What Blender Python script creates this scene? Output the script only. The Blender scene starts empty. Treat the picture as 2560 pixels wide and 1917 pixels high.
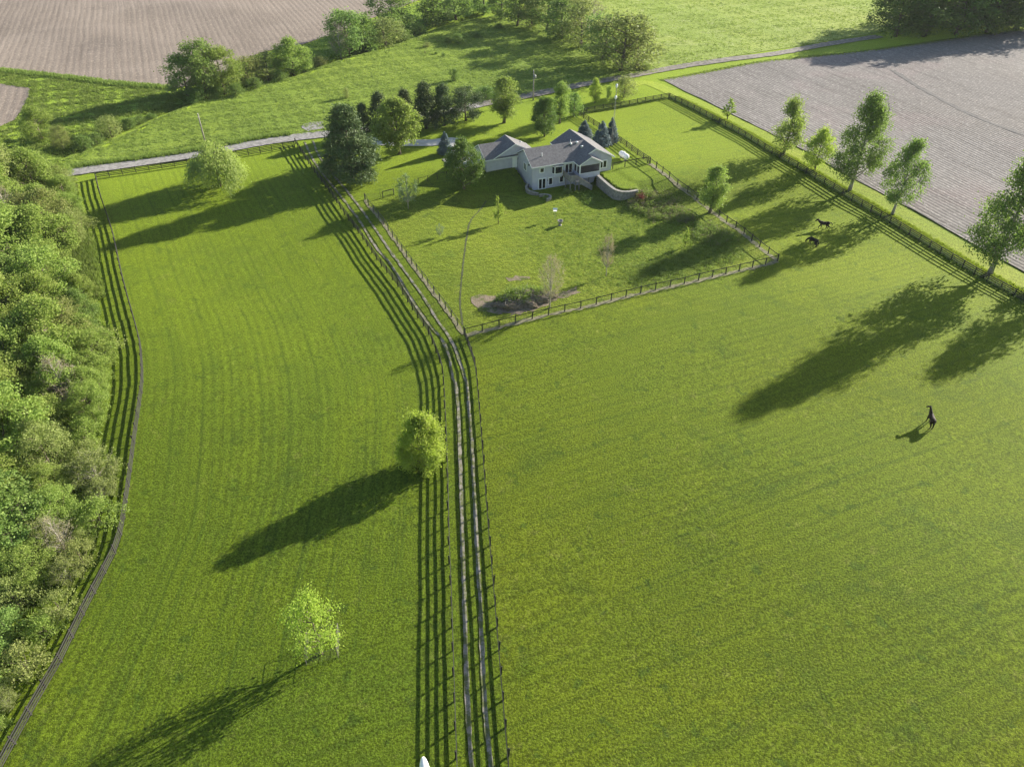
import bpy, bmesh, math, random
import numpy as np
from mathutils import Vector, Matrix
from mathutils.geometry import delaunay_2d_cdt

R = math.radians
sc = bpy.context.scene
COL = sc.collection
random.seed(7)
rng = np.random.default_rng(11)

# ------------------------------------------------------------------ camera
FPX, PITCH, CAMH = 1830.0, R(38.3), 60.0          # focal length in photo pixels (2560 wide), tilt, height in metres
cam_d = bpy.data.cameras.new('camera'); cam = bpy.data.objects.new('camera', cam_d); COL.objects.link(cam)
cam.location = (0, 0, CAMH); cam.rotation_euler = (math.pi/2 - PITCH, 0, 0)
cam_d.sensor_width = 36; cam_d.lens = FPX/2560*36; cam_d.clip_start = 0.5; cam_d.clip_end = 6000
sc.camera = cam

# ------------------------------------------------------------------ sky, sun, exposure
SUN_EL, SUN_AZ = R(18.5), R(36.0)                 # azimuth measured from +X towards +Y
w = bpy.data.worlds.new('World'); sc.world = w; w.use_nodes = True
wn = w.node_tree; bg = wn.nodes['Background']
sky = wn.nodes.new('ShaderNodeTexSky'); sky.sky_type = 'NISHITA'; sky.sun_disc = False
sky.sun_elevation = SUN_EL; sky.sun_rotation = math.pi/2 - SUN_AZ
sky.air_density = 1.0; sky.dust_density = 0.8; sky.ozone_density = 1.0
wn.links.new(sky.outputs[0], bg.inputs[0]); bg.inputs[1].default_value = 0.075
sd = bpy.data.lights.new('sun', 'SUN'); sun = bpy.data.objects.new('sun', sd); COL.objects.link(sun)
sd.energy = 5.0; sd.angle = R(0.53); sd.color = (1.0, 0.93, 0.82)
sv = Vector((math.cos(SUN_EL)*math.cos(SUN_AZ), math.cos(SUN_EL)*math.sin(SUN_AZ), math.sin(SUN_EL)))
sun.rotation_euler = sv.to_track_quat('Z', 'Y').to_euler()
sun.location = sv*200
sc.view_settings.view_transform = 'Standard'; sc.view_settings.look = 'None'
sc.view_settings.exposure = 1.46; sc.view_settings.gamma = 1.0; sc.view_settings.use_curve_mapping = False

# ------------------------------------------------------------------ terrain
HO = (3.976, 137.584); HA = 0.391; HC, HS = math.cos(HA), math.sin(HA)   # house corner and its direction
ZG = 2.2                                                                # upper grade behind the house

def flat(px, py, z=0.0):
    """photo pixel -> world point on the plane z"""
    u = (px-1280)/FPX; v = (958.5-py)/FPX
    dy = math.cos(PITCH)+v*math.sin(PITCH); dz = -math.sin(PITCH)+v*math.cos(PITCH)
    t = (z-CAMH)/dz
    return u*t, dy*t

def loc_uv(x, y):
    return (x-HO[0])*HC+(y-HO[1])*HS, -(x-HO[0])*HS+(y-HO[1])*HC
def from_uv(u, v):
    return HO[0]+u*HC-v*HS, HO[1]+u*HS+v*HC
def sm(a, b, t):
    t = np.clip((t-a)/(b-a), 0, 1); return t*t*(3-2*t)

WALLPX = [(1499, 438), (1514, 451), (1528.4, 462.5), (1542.9, 472), (1558, 475.5), (1574, 474.5), (1592, 471)]
WALL = [flat(x, y, 2.1) for x, y in WALLPX]
WALLUV = [loc_uv(*p) for p in WALL]
UE = WALLUV[-1][0]; VE = WALLUV[-1][1]
TERR = [(13.7, 9.0)] + [(13.7, WALLUV[0][1]+.3)] + WALLUV + [(UE+1.5, VE+2.5), (UE+2, 9.0)]
DITCHPX = [(150, 398), (190, 383), (240, 360), (300, 335), (370, 300), (420, 280), (470, 262), (560, 238), (650, 205), (740, 188), (790, 168),
           (850, 150), (900, 135), (960, 118), (1030, 95), (1090, 70), (1160, 52), (1220, 40), (1260, 30)]
DITCH = [flat(x, y, 1.6) for x, y in DITCHPX]

def in_poly(x, y, poly):
    inside = np.zeros(np.shape(x), bool); n = len(poly)
    for i in range(n):
        x1, y1 = poly[i]; x2, y2 = poly[(i+1) % n]
        if y1 == y2: continue
        cnd = ((y1 > y) != (y2 > y)) & (x < (x2-x1)*(y-y1)/(y2-y1)+x1)
        inside ^= cnd
    return inside
def dist_line(x, y, pts):
    d = np.full(np.shape(x), 1e9)
    for (x1, y1), (x2, y2) in zip(pts[:-1], pts[1:]):
        dx, dy = x2-x1, y2-y1; L = dx*dx+dy*dy
        t = np.clip(((x-x1)*dx+(y-y1)*dy)/L, 0, 1)
        d = np.minimum(d, np.hypot(x-x1-t*dx, y-y1-t*dy))
    return d

def terrain(x, y):
    x = np.asarray(x, float); y = np.asarray(y, float)
    u, v = loc_uv(x, y)
    wl = 4.3+.5*np.maximum(0, -u-3); hl = ZG*sm(3.1-wl, 3.1+wl, v)
    hm = ZG*sm(7.0, 8.0, v)
    wr = 5.0+.5*np.maximum(0, u-26); cr = VE-1.0-.1*(u-UE); hr = ZG*sm(cr-wr, cr+wr, v)
    a = sm(-.7, .1, u)
    f = sm(UE-5, UE+1.5, u)
    h = hl*(1-a)+a*(hm*(1-f)+hr*f)
    ter = in_poly(u, v, TERR)
    h = np.where(ter, np.maximum(h, 2.05), h)
    far = sm(12, 40, np.hypot(u-7, v-2))
    h = h + far*(.14*np.sin(x*.11+1)*np.sin(y*.09)+.09*np.sin(.05*x+.13*y))
    dd = dist_line(x, y, DITCH)
    h = h - 1.3*np.exp(-(dd/2.2)**2)
    return h
def tz(x, y): return float(terrain(x, y))

def G(px, py):
    """photo pixel -> point on the terrain"""
    z = 0.5
    for _ in range(14):
        x, y = flat(px, py, z); z = .5*z+.5*tz(x, y)
    return x, y, tz(x, y)
def depth_of(x, y, z): return y*math.cos(PITCH)-(z-CAMH)*math.sin(PITCH)
def height_to(x, y, z, top_py):
    """height of something standing at x,y whose top is seen at row top_py"""
    v = (958.5-top_py)/FPX
    Z = y*(v*math.cos(PITCH)-math.sin(PITCH))/(math.cos(PITCH)+v*math.sin(PITCH))+CAMH
    return Z-z

# ------------------------------------------------------------------ helpers: tags and meshes
def tag(o, label=None, cat=None, group=None, kind=None):
    if label: o['label'] = label
    if cat: o['category'] = cat
    if group: o['group'] = group
    if kind: o['kind'] = kind
    return o
def empty(name, loc, label=None, cat=None, group=None, rz=0):
    o = bpy.data.objects.new(name, None); COL.objects.link(o); o.location = loc; o.rotation_euler = (0, 0, rz)
    o.empty_display_size = .3
    return tag(o, label, cat, group)
def mesh_np(name, V, F, mat=None, smooth=False):
    """V (n,3) array, F (m,k) array of equal-sized faces"""
    V = np.asarray(V, np.float32); F = np.asarray(F, np.int32)
    me = bpy.data.meshes.new(name); k = F.shape[1]
    me.vertices.add(len(V)); me.vertices.foreach_set('co', V.ravel())
    me.loops.add(F.size); me.loops.foreach_set('vertex_index', F.ravel())
    me.polygons.add(len(F)); me.polygons.foreach_set('loop_start', np.arange(0, F.size, k, dtype=np.int32))
    me.polygons.foreach_set('loop_total', np.full(len(F), k, np.int32))
    if smooth: me.polygons.foreach_set('use_smooth', np.ones(len(F), bool))
    me.update(calc_edges=True)
    if mat: me.materials.append(mat)
    return me
def link(name, me, parent=None, loc=(0, 0, 0)):
    o = bpy.data.objects.new(name, me); COL.objects.link(o); o.location = loc
    if parent: o.parent = parent
    return o

class MB:
    """collects boxes, prisms, tubes and lathes into one mesh"""
    def __init__(s): s.V = []; s.F = []
    def add(s, V, F):
        b = len(s.V); s.V += [tuple(map(float, v)) for v in V]; s.F += [tuple(b+i for i in f) for f in F]; return s
    def box(s, x0, x1, y0, y1, z0, z1):
        return s.add([(x0,y0,z0),(x1,y0,z0),(x1,y1,z0),(x0,y1,z0),(x0,y0,z1),(x1,y0,z1),(x1,y1,z1),(x0,y1,z1)],
                     [(0,3,2,1),(4,5,6,7),(0,1,5,4),(1,2,6,5),(2,3,7,6),(3,0,4,7)])
    def prism(s, poly, h):
        """poly: list of 3d points (planar), extruded by vector h"""
        n = len(poly); h = Vector(h); P = [Vector(p) for p in poly]
        return s.add(P+[p+h for p in P], [tuple(range(n-1, -1, -1)), tuple(range(n, 2*n))]+[(i, (i+1) % n, n+(i+1) % n, n+i) for i in range(n)])
    def tube(s, pts, rad, k=6, caps=True):
        pts = [Vector(p) for p in pts]; n = len(pts); V = []; F = []
        for i, p in enumerate(pts):
            d = (pts[min(i+1, n-1)]-pts[max(i-1, 0)]).normalized()
            a = d.orthogonal().normalized() if abs(d.z) > .9 else d.cross(Vector((0, 0, 1))).normalized()
            if abs(d.z) > .9: a = (Vector((1, 0, 0))-d*d.x).normalized()
            b = d.cross(a); r = rad[i] if hasattr(rad, '__len__') else rad
            for j in range(k):
                t = 2*math.pi*j/k; V.append(p+(a*math.cos(t)+b*math.sin(t))*r)
        for i in range(n-1):
            for j in range(k): F.append((i*k+j, i*k+(j+1) % k, (i+1)*k+(j+1) % k, (i+1)*k+j))
        if caps: F += [tuple(range(k-1, -1, -1)), tuple((n-1)*k+j for j in range(k))]
        return s.add(V, F)
    def lathe(s, prof, k=16, axis='z', org=(0, 0, 0)):
        V = []; F = []; n = len(prof)
        for r, h in prof:
            for j in range(k):
                t = 2*math.pi*j/k; a, b = r*math.cos(t), r*math.sin(t)
                V.append((a, b, h) if axis == 'z' else (h, a, b))
        V = [(x+org[0], y+org[1], z+org[2]) for x, y, z in V]
        for i in range(n-1):
            for j in range(k): F.append((i*k+j, i*k+(j+1) % k, (i+1)*k+(j+1) % k, (i+1)*k+j))
        F += [tuple(range(k-1, -1, -1)), tuple((n-1)*k+j for j in range(k))]
        return s.add(V, F)
    def mesh(s, name, mat, smooth=False):
        me = bpy.data.meshes.new(name); me.from_pydata(s.V, [], s.F); me.update()
        if smooth:
            for p in me.polygons: p.use_smooth = True
        me.materials.append(mat); return me
    def build(s, name, mat, parent=None, loc=(0, 0, 0), smooth=False):
        return link(name, s.mesh(name, mat, smooth), parent, loc)

# ------------------------------------------------------------------ materials
def newmat(name):
    m = bpy.data.materials.new(name); m.use_nodes = True
    nt = m.node_tree; return m, nt, nt.nodes['Principled BSDF'], nt.nodes['Material Output']
def N(nt, t, ins=None, **pr):
    n = nt.nodes.new('ShaderNode'+t)
    for k, v in pr.items(): setattr(n, k, v)
    for k, v in (ins or {}).items():
        if isinstance(v, bpy.types.NodeSocket): nt.links.new(v, n.inputs[k])
        else: n.inputs[k].default_value = v
    return n
def mixc(nt, f, a, b, blend='MIX'):
    n = nt.nodes.new('ShaderNodeMix'); n.data_type = 'RGBA'; n.blend_type = blend
    for i, v in ((0, f), (6, a), (7, b)):
        if isinstance(v, bpy.types.NodeSocket): nt.links.new(v, n.inputs[i])
        else: n.inputs[i].default_value = (*v, 1) if isinstance(v, tuple) and len(v) == 3 else v
    return n.outputs[2]
def ramp(nt, f, a, b, lo=0.0, hi=1.0):
    n = N(nt, 'MapRange', {0: f, 1: a, 2: b, 3: lo, 4: hi}, interpolation_type='SMOOTHSTEP'); return n.outputs[0]
def math_(nt, op, a, b=0.0):
    n = nt.nodes.new('ShaderNodeMath'); n.operation = op
    for i, v in ((0, a), (1, b)):
        if isinstance(v, bpy.types.NodeSocket): nt.links.new(v, n.inputs[i])
        else: n.inputs[i].default_value = v
    return n.outputs[0]
def noise(nt, co, s, d=3.0, r=.55, dist=0.0):
    return N(nt, 'TexNoise', {'Vector': co, 'Scale': s, 'Detail': d, 'Roughness': r, 'Distortion': dist}).outputs[0]
def rot_co(nt, co, ang, sx=1.0, sy=1.0):
    mp = N(nt, 'Mapping', {'Vector': co, 'Rotation': (0, 0, ang), 'Scale': (sx, sy, 1)}); return mp.outputs[0]

def grass_mat(name, c_hi, c_mid, c_lo, stripes=None, uv=False, tuft=1.0, patch=.45, sheen=.52, dry=.3, clump=0.0):
    m, nt, b, out = newmat(name)
    pos = N(nt, 'NewGeometry').outputs['Position']
    big = noise(nt, pos, .028, 4, .6, .6); med = noise(nt, pos, .22, 4, .6, .4); fine = noise(nt, pos, 4.6, 3, .65); vf = noise(nt, pos, 13.0, 2, .6)
    col = mixc(nt, ramp(nt, big, .38, .66), c_mid, c_hi)
    col = mixc(nt, math_(nt, 'MULTIPLY', ramp(nt, med, .56, .74), patch), col, c_lo)
    dryn = noise(nt, pos, .55, 5, .7, .8)
    col = mixc(nt, math_(nt, 'MULTIPLY', ramp(nt, dryn, .56, .72), dry), col, (.17, .165, .05))
    sp = noise(nt, pos, 6.5, 2, .6); grn = noise(nt, pos, .13, 4, .6, .5)
    col = mixc(nt, math_(nt, 'MULTIPLY', ramp(nt, grn, .54, .68), .5), col, mixc(nt, .75, col, c_lo))
    col = mixc(nt, math_(nt, 'MULTIPLY', ramp(nt, sp, .56, .68), dry*.6), col, (.17, .165, .05))
    if stripes or uv:
        if uv:
            co = N(nt, 'UVMap').outputs[0]
            wob = N(nt, 'VectorMath', {0: co, 1: (0, 0, 0)}, operation='ADD').outputs[0]
            s1 = noise(nt, rot_co(nt, co, 0, 1.0, .015), .45, 3, .7); s2 = noise(nt, rot_co(nt, co, 0, 1.0, .010), 1.25, 3, .65)
        else:
            co = rot_co(nt, pos, -stripes)
            s1 = noise(nt, rot_co(nt, co, 0, .015, 1.0), .4, 3, .7, .0); s2 = noise(nt, rot_co(nt, co, 0, .012, 1.0), 1.1, 3, .65)
        col = mixc(nt, math_(nt, 'MULTIPLY', ramp(nt, s1, .42, .60), .5 if uv else .3), col, mixc(nt, .9, col, c_hi))
        col = mixc(nt, math_(nt, 'MULTIPLY', ramp(nt, s2, .54, .66), .5 if uv else .3), col, mixc(nt, .8, col, c_lo))
    if stripes or uv:      # mower passes
        cc = N(nt, 'SeparateXYZ', {0: co}).outputs[0 if uv else 1]
        cw = math_(nt, 'ADD', cc, math_(nt, 'MULTIPLY', noise(nt, pos, .06, 2), .9))
        sn = math_(nt, 'SINE', math_(nt, 'MULTIPLY', cw, 2*math.pi/1.3)); am = ramp(nt, noise(nt, pos, .045, 3, .6), .38, .62, .02, .12 if uv else .07)
        pa = math_(nt, 'ADD', 1.0, math_(nt, 'MULTIPLY', sn, am)); col = mixc(nt, 1.0, col, N(nt, 'CombineColor', {0: pa, 1: pa, 2: pa}).outputs[0], 'MULTIPLY')
        ln = ramp(nt, math_(nt, 'SINE', math_(nt, 'MULTIPLY', cw, 2*math.pi/3.9)), .93, .995)
        col = mixc(nt, math_(nt, 'MULTIPLY', ln, ramp(nt, noise(nt, pos, .08, 3), .4, .6, .08, .45 if uv else .28)), col, c_lo)
    cl = noise(nt, pos, 1.25, 3, .6)
    spot = noise(nt, pos, .42, 3, .55, .3)
    col = mixc(nt, math_(nt, 'MULTIPLY', ramp(nt, spot, .62, .68), .6), col, c_lo)
    shade = math_(nt, 'MULTIPLY', math_(nt, 'MULTIPLY', ramp(nt, fine, .32, .68, .50, 1.40), ramp(nt, vf, .28, .72, .58, 1.36)), ramp(nt, cl, .32, .66, .90, 1.07))
    col = mixc(nt, 1.0, col, N(nt, 'CombineColor', {0: shade, 1: shade, 2: shade}).outputs[0], 'MULTIPLY')
    nt.links.new(col, b.inputs['Base Color'])
    b.inputs['Roughness'].default_value = .85; b.inputs['Specular IOR Level'].default_value = .08
    b.inputs['Sheen Weight'].default_value = sheen; b.inputs['Sheen Roughness'].default_value = .36; b.inputs['Sheen Tint'].default_value = (.66, .9, .08, 1)
    hgt = math_(nt, 'ADD', math_(nt, 'MULTIPLY', fine, .055*tuft), math_(nt, 'MULTIPLY', vf, .025*tuft))
    if clump: hgt = math_(nt, 'ADD', hgt, math_(nt, 'MULTIPLY', noise(nt, pos, .9, 4, .65), clump))
    bp0 = N(nt, 'Bump', {'Height': hgt, 'Strength': .8, 'Distance': 1.0})
    # blades lit from behind glow forward: a rough lobe tinted by the leaf
    gl = N(nt, 'BsdfGlossy', {'Color': mixc(nt, 1.0, col, (4.0, 4.0, 3.6), 'MULTIPLY'), 'Roughness': .85, 'Normal': bp0.outputs[0]})
    mx = N(nt, 'MixShader', {0: .07, 1: b.outputs[0], 2: gl.outputs[0]}); nt.links.new(mx.outputs[0], out.inputs[0])
    bp = N(nt, 'Bump', {'Height': hgt, 'Strength': 1.0, 'Distance': 1.0})
    nt.links.new(bp.outputs[0], b.inputs['Normal'])
    return m
def plain(name, col, rough=.7, var=.25, scale=3.0, bump=0.0, spec=.3, metal=0.0, stretch=None):
    m, nt, b, out = newmat(name)
    co = N(nt, 'TexCoord').outputs['Object']
    if stretch: co = rot_co(nt, co, 0, *stretch)
    n = noise(nt, co, scale, 5, .65)
    f = ramp(nt, n, .3, .7, 1-var, 1+var)
    c = mixc(nt, 1.0, col, N(nt, 'CombineColor', {0: f, 1: f, 2: f}).outputs[0], 'MULTIPLY')
    nt.links.new(c, b.inputs['Base Color']); b.inputs['Roughness'].default_value = rough
    b.inputs['Specular IOR Level'].default_value = spec; b.inputs['Metallic'].default_value = metal
    if bump:
        bp = N(nt, 'Bump', {'Height': n, 'Strength': .8, 'Distance': bump}); nt.links.new(bp.outputs[0], b.inputs['Normal'])
    return m
def leaf_mat(name, c1, c2, trans=.35, tcol=None, hue=.06):
    m, nt, b, out = newmat(name)
    g = N(nt, 'NewGeometry'); oi = N(nt, 'ObjectInfo'); co = N(nt, 'TexCoord').outputs['Object']
    isl = g.outputs['Random Per Island']
    f = math_(nt, 'ADD', math_(nt, 'MULTIPLY', isl, .6), math_(nt, 'MULTIPLY', ramp(nt, noise(nt, co, .45, 2), .3, .7), .4))
    col = mixc(nt, f, c1, c2)
    hs = N(nt, 'HueSaturation', {'Hue': math_(nt, 'ADD', .5-hue*.22, math_(nt, 'MULTIPLY', oi.outputs['Random'], hue*.4)),
                                 'Value': math_(nt, 'ADD', .85, math_(nt, 'MULTIPLY', oi.outputs['Random'], .3)), 'Color': col})
    nt.links.new(hs.outputs[0], b.inputs['Base Color']); b.inputs['Roughness'].default_value = .6; b.inputs['Specular IOR Level'].default_value = .18
    tr = N(nt, 'BsdfTranslucent', {'Color': mixc(nt, .5, hs.outputs[0], tcol or (.17, .28, .04))})
    mx = N(nt, 'MixShader', {0: trans, 1: b.outputs[0], 2: tr.outputs[0]})
    nt.links.new(mx.outputs[0], out.inputs[0]); return m

HI, MID, LO = (.083, .116, .007), (.060, .093, .007), (.031, .058, .008)
m_lawn = grass_mat('lawn', HI, MID, LO, stripes=R(22), patch=.5)
m_past_w = grass_mat('pasture_grass', HI, MID, LO, uv=True, patch=.7, dry=.35)
m_past_e = grass_mat('pasture_grass_east', (.091, .115, .006), (.069, .098, .006), LO, stripes=R(22.5), patch=.5, dry=.4)
m_meadow = grass_mat('meadow_grass', (.125, .16, .032), (.088, .13, .028), (.055, .085, .023), tuft=1.6, clump=.45, patch=.5, sheen=.34)
m_far = grass_mat('far_meadow', (.18, .20, .065), (.145, .18, .055), (.22, .22, .135), tuft=1.3, clump=.35, patch=.7, sheen=.34)  # greens desaturated to put distance haze into the colour; dry patches paler
m_rough = grass_mat('rough_grass', (.125, .17, .028), (.088, .14, .024), (.05, .088, .018), tuft=1.8, clump=.5, patch=.6)
m_verge = grass_mat('verge_grass', (.15, .165, .026), (.115, .145, .022), (.08, .10, .022), stripes=R(-40), patch=.4, dry=.6)

def field_mat(name, base, light, dark, row_ang, row, line=.5, fleck=.5, blot=(.40, .30, .29), flk=(.60, .57, .52)):
    m, nt, b, out = newmat(name)
    pos = N(nt, 'NewGeometry').outputs['Position']
    co = rot_co(nt, pos, -row_ang)
    sx = N(nt, 'SeparateXYZ', {0: co}).outputs
    wob = math_(nt, 'MULTIPLY', math_(nt, 'SUBTRACT', noise(nt, pos, .05, 2), .5), 1.2)
    ph = math_(nt, 'MULTIPLY', math_(nt, 'ADD', sx[1], wob), 2*math.pi/row)
    wv = math_(nt, 'MULTIPLY', math_(nt, 'ADD', math_(nt, 'SINE', ph), 1.0), .5)
    big = noise(nt, pos, .02, 4, .6, .8); blo = noise(nt, pos, .035, 3, .6, .5)
    col = mixc(nt, ramp(nt, big, .35, .65), base, light)
    col = mixc(nt, math_(nt, 'MULTIPLY', ramp(nt, blo, .52, .68), .55), col, blot)
    st = noise(nt, rot_co(nt, co, 0, .03, 1.0), .8, 3, .7)
    col = mixc(nt, math_(nt, 'MULTIPLY', ramp(nt, st, .5, .66), .45), col, dark)
    col = mixc(nt, math_(nt, 'MULTIPLY', ramp(nt, wv, .62, .95), line), col, dark)
    fl = noise(nt, rot_co(nt, co, .3, .55, 1.0), 2.0, 5, .8)
    col = mixc(nt, math_(nt, 'MULTIPLY', ramp(nt, fl, .52, .66), fleck), col, flk)
    col = mixc(nt, math_(nt, 'MULTIPLY', ramp(nt, fl, .46, .30), fleck*.8), col, dark)
    nt.links.new(col, b.inputs['Base Color']); b.inputs['Roughness'].default_value = .95; b.inputs['Specular IOR Level'].default_value = .1
    h = math_(nt, 'ADD', math_(nt, 'MULTIPLY', wv, -.05*line*2), math_(nt, 'MULTIPLY', fl, .07))
    bp = N(nt, 'Bump', {'Height': h, 'Strength': .8, 'Distance': 1.0}); nt.links.new(bp.outputs[0], b.inputs['Normal'])
    return m

m_gravel = plain('gravel', (.27, .255, .235), .95, .35, 1.5, .04)
m_track = plain('track_gravel', (.29, .265, .215), .95, .4, 2.5, .04)
def track_mat():
    m, nt, b, out = newmat('wheel_track'); pos = N(nt, 'NewGeometry').outputs['Position']
    n1 = noise(nt, pos, .9, 4, .7); n2 = noise(nt, pos, 5.0, 3, .7)
    c = mixc(nt, ramp(nt, n2, .3, .7), (.20, .18, .145), (.36, .33, .275)); c = mixc(nt, math_(nt, 'MULTIPLY', ramp(nt, math_(nt, 'ADD', math_(nt, 'MULTIPLY', n1, .7), math_(nt, 'MULTIPLY', n2, .3)), .44, .56), .9), c, (.10, .12, .03))
    nt.links.new(c, b.inputs['Base Color']); b.inputs['Roughness'].default_value = .95; b.inputs['Specular IOR Level'].default_value = .1
    bp = N(nt, 'Bump', {'Height': n2, 'Strength': .8, 'Distance': .04}); nt.links.new(bp.outputs[0], b.inputs['Normal']); return m
m_track = track_mat()
m_trod = plain('trodden_grass', (.065, .075, .03), .95, .4, 2.5, .04)
m_dirtroad = plain('dirt_road', (.20, .18, .15), .95, .4, .9, .05)
m_concrete = plain('concrete', (.50, .485, .455), .85, .12, .8)
def soil_mat():
    m, nt, b, out = newmat('bare_soil'); pos = N(nt, 'NewGeometry').outputs['Position']
    n1 = noise(nt, pos, .55, 5, .7); n2 = noise(nt, pos, 4.0, 3, .7)
    c = mixc(nt, ramp(nt, n2, .3, .7), (.17, .13, .09), (.31, .25, .18)); c = mixc(nt, ramp(nt, math_(nt, 'ADD', math_(nt, 'MULTIPLY', n1, .65), math_(nt, 'MULTIPLY', n2, .35)), .48, .58), c, (.085, .115, .022))
    nt.links.new(c, b.inputs['Base Color']); b.inputs['Roughness'].default_value = .95; b.inputs['Specular IOR Level'].default_value = .1
    bp = N(nt, 'Bump', {'Height': n2, 'Strength': .8, 'Distance': .08}); nt.links.new(bp.outputs[0], b.inputs['Normal']); return m
m_soil = soil_mat()
m_deadgrass = plain('dead_grass', (.20, .185, .105), .95, .4, 1.6, .06)
m_fence = plain('black_stained_wood', (.030, .028, .026), .75, .5, 2.0, .01, .35, stretch=(1, 8))
m_fence2 = plain('weathered_wood', (.085, .08, .072), .8, .4, 2.0, .01, .35)
m_wire = plain('galvanised_wire', (.32, .32, .30), .5, .1, 5, 0, .5, .6)
m_polewood = plain('pole_wood', (.28, .255, .22), .85, .3, 2.0, .01)
m_bark = plain('bark', (.13, .105, .08), .9, .4, 4.0, .03, .15)
m_paleb = plain('pale_bark', (.32, .29, .25), .9, .35, 5.0, .02, .15)
m_white = plain('white_paint', (.80, .80, .78), .4, .03, 2.0)
m_stone = plain('stone_block', (.27, .25, .225), .9, .3, 2.2, .03)
m_cap = plain('stone_cap', (.31, .29, .255), .9, .2, 2.2, .02)
m_dark = plain('dark_metal', (.03, .03, .03), .5, .2, 3)

# leaves
L_fresh = leaf_mat('leaf_fresh', (.165, .235, .045), (.34, .415, .10), .48, (.28, .43, .06))
L_yellow = leaf_mat('leaf_yellow_green', (.21, .295, .045), (.39, .46, .085), .52, (.34, .50, .05))
L_willow = leaf_mat('willow_leaf', (.23, .31, .07), (.40, .48, .14), .52, (.33, .46, .08))
L_mid = leaf_mat('leaf_mid_green', (.095, .162, .038), (.25, .335, .08), .42, (.20, .34, .05))
L_dark = leaf_mat('leaf_dark_green', (.065, .125, .026), (.17, .24, .05), .36, (.15, .26, .03))
L_olive = leaf_mat('leaf_olive', (.185, .225, .06), (.33, .36, .12), .46, (.27, .35, .07))
L_far = leaf_mat('leaf_far', (.125, .20, .05), (.27, .36, .10), .45, (.21, .36, .06))
L_pine = leaf_mat('pine_needles', (.045, .080, .032), (.14, .185, .062), .2, tcol=(.12, .17, .045))
L_spruce = leaf_mat('spruce_needles', (.09, .14, .135), (.20, .26, .26), .12, tcol=(.10, .15, .12), hue=.03)
L_bud = leaf_mat('spring_buds', (.25, .215, .12), (.36, .33, .18), .35, tcol=(.36, .32, .14))
L_pale = leaf_mat('leaf_pale', (.2, .27, .14), (.30, .37, .20), .4)
L_weed = leaf_mat('weed_leaf', (.13, .20, .035), (.27, .35, .075), .45, (.22, .34, .05))
L_red = leaf_mat('leaf_red', (.12, .03, .022), (.20, .06, .04), .3, tcol=(.25, .05, .02))
L_hay = leaf_mat('tall_grass_blade', (.16, .23, .04), (.29, .35, .08), .5, (.24, .34, .06))
L_verge = leaf_mat('verge_blade', (.16, .23, .022), (.26, .33, .045), .5, (.25, .36, .03))  # yellow-green of the verge blades
L_stalk = leaf_mat('dry_stalk', (.20, .17, .10), (.33, .29, .18), .3, tcol=(.3, .25, .12))

# ------------------------------------------------------------------ polylines and sheets
def resample(pts, step, closed=False):
    """Catmull-Rom through 2d points, then even spacing"""
    P = [np.array(p[:2], float) for p in pts]; out = []
    for i in range(len(P)-1):
        p0 = P[i-1] if i else 2*P[0]-P[1]; p1, p2 = P[i], P[i+1]; p3 = P[i+2] if i+2 < len(P) else 2*P[-1]-P[-2]
        for t in np.linspace(0, 1, 12, endpoint=False):
            out.append(.5*((2*p1)+(-p0+p2)*t+(2*p0-5*p1+4*p2-p3)*t*t+(-p0+3*p1-3*p2+p3)*t**3))
    out.append(P[-1]); out = np.array(out)
    seg = np.hypot(*np.diff(out, axis=0).T); L = np.concatenate([[0], np.cumsum(seg)])
    n = max(1, int(round(L[-1]/step))); s = np.linspace(0, L[-1], n+1)
    return np.stack([np.interp(s, L, out[:, 0]), np.interp(s, L, out[:, 1])], 1)
def gpts(px): return [G(x, y)[:2] for x, y in px]
def normals2(P):
    d = np.gradient(P, axis=0); d /= np.linalg.norm(d, axis=1)[:, None]; return np.stack([-d[:, 1], d[:, 0]], 1)
def ribbon(name, path, width, off, mat, kind='structure', step=1.0, jag=0.0, nacross=3):
    P = resample(path, step); n = normals2(P); V = []; F = []
    wl = width/2*(1+jag*rng.normal(size=len(P))); wr = width/2*(1+jag*rng.normal(size=len(P)))
    for k in range(nacross+1):
        t = k/nacross; q = P+n*(wl*(1-t)-wr*t)[:, None]
        V.append(np.column_stack([q, terrain(q[:, 0], q[:, 1])+off]))
    m = len(P); V = np.concatenate(V)
    for k in range(nacross):
        i = np.arange(m-1); F.append(np.stack([k*m+i, (k+1)*m+i, (k+1)*m+i+1, k*m+i+1], 1))
    o = link(name, mesh_np(name, V, np.concatenate(F), mat, True)); tag(o, kind=kind); return o
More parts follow.
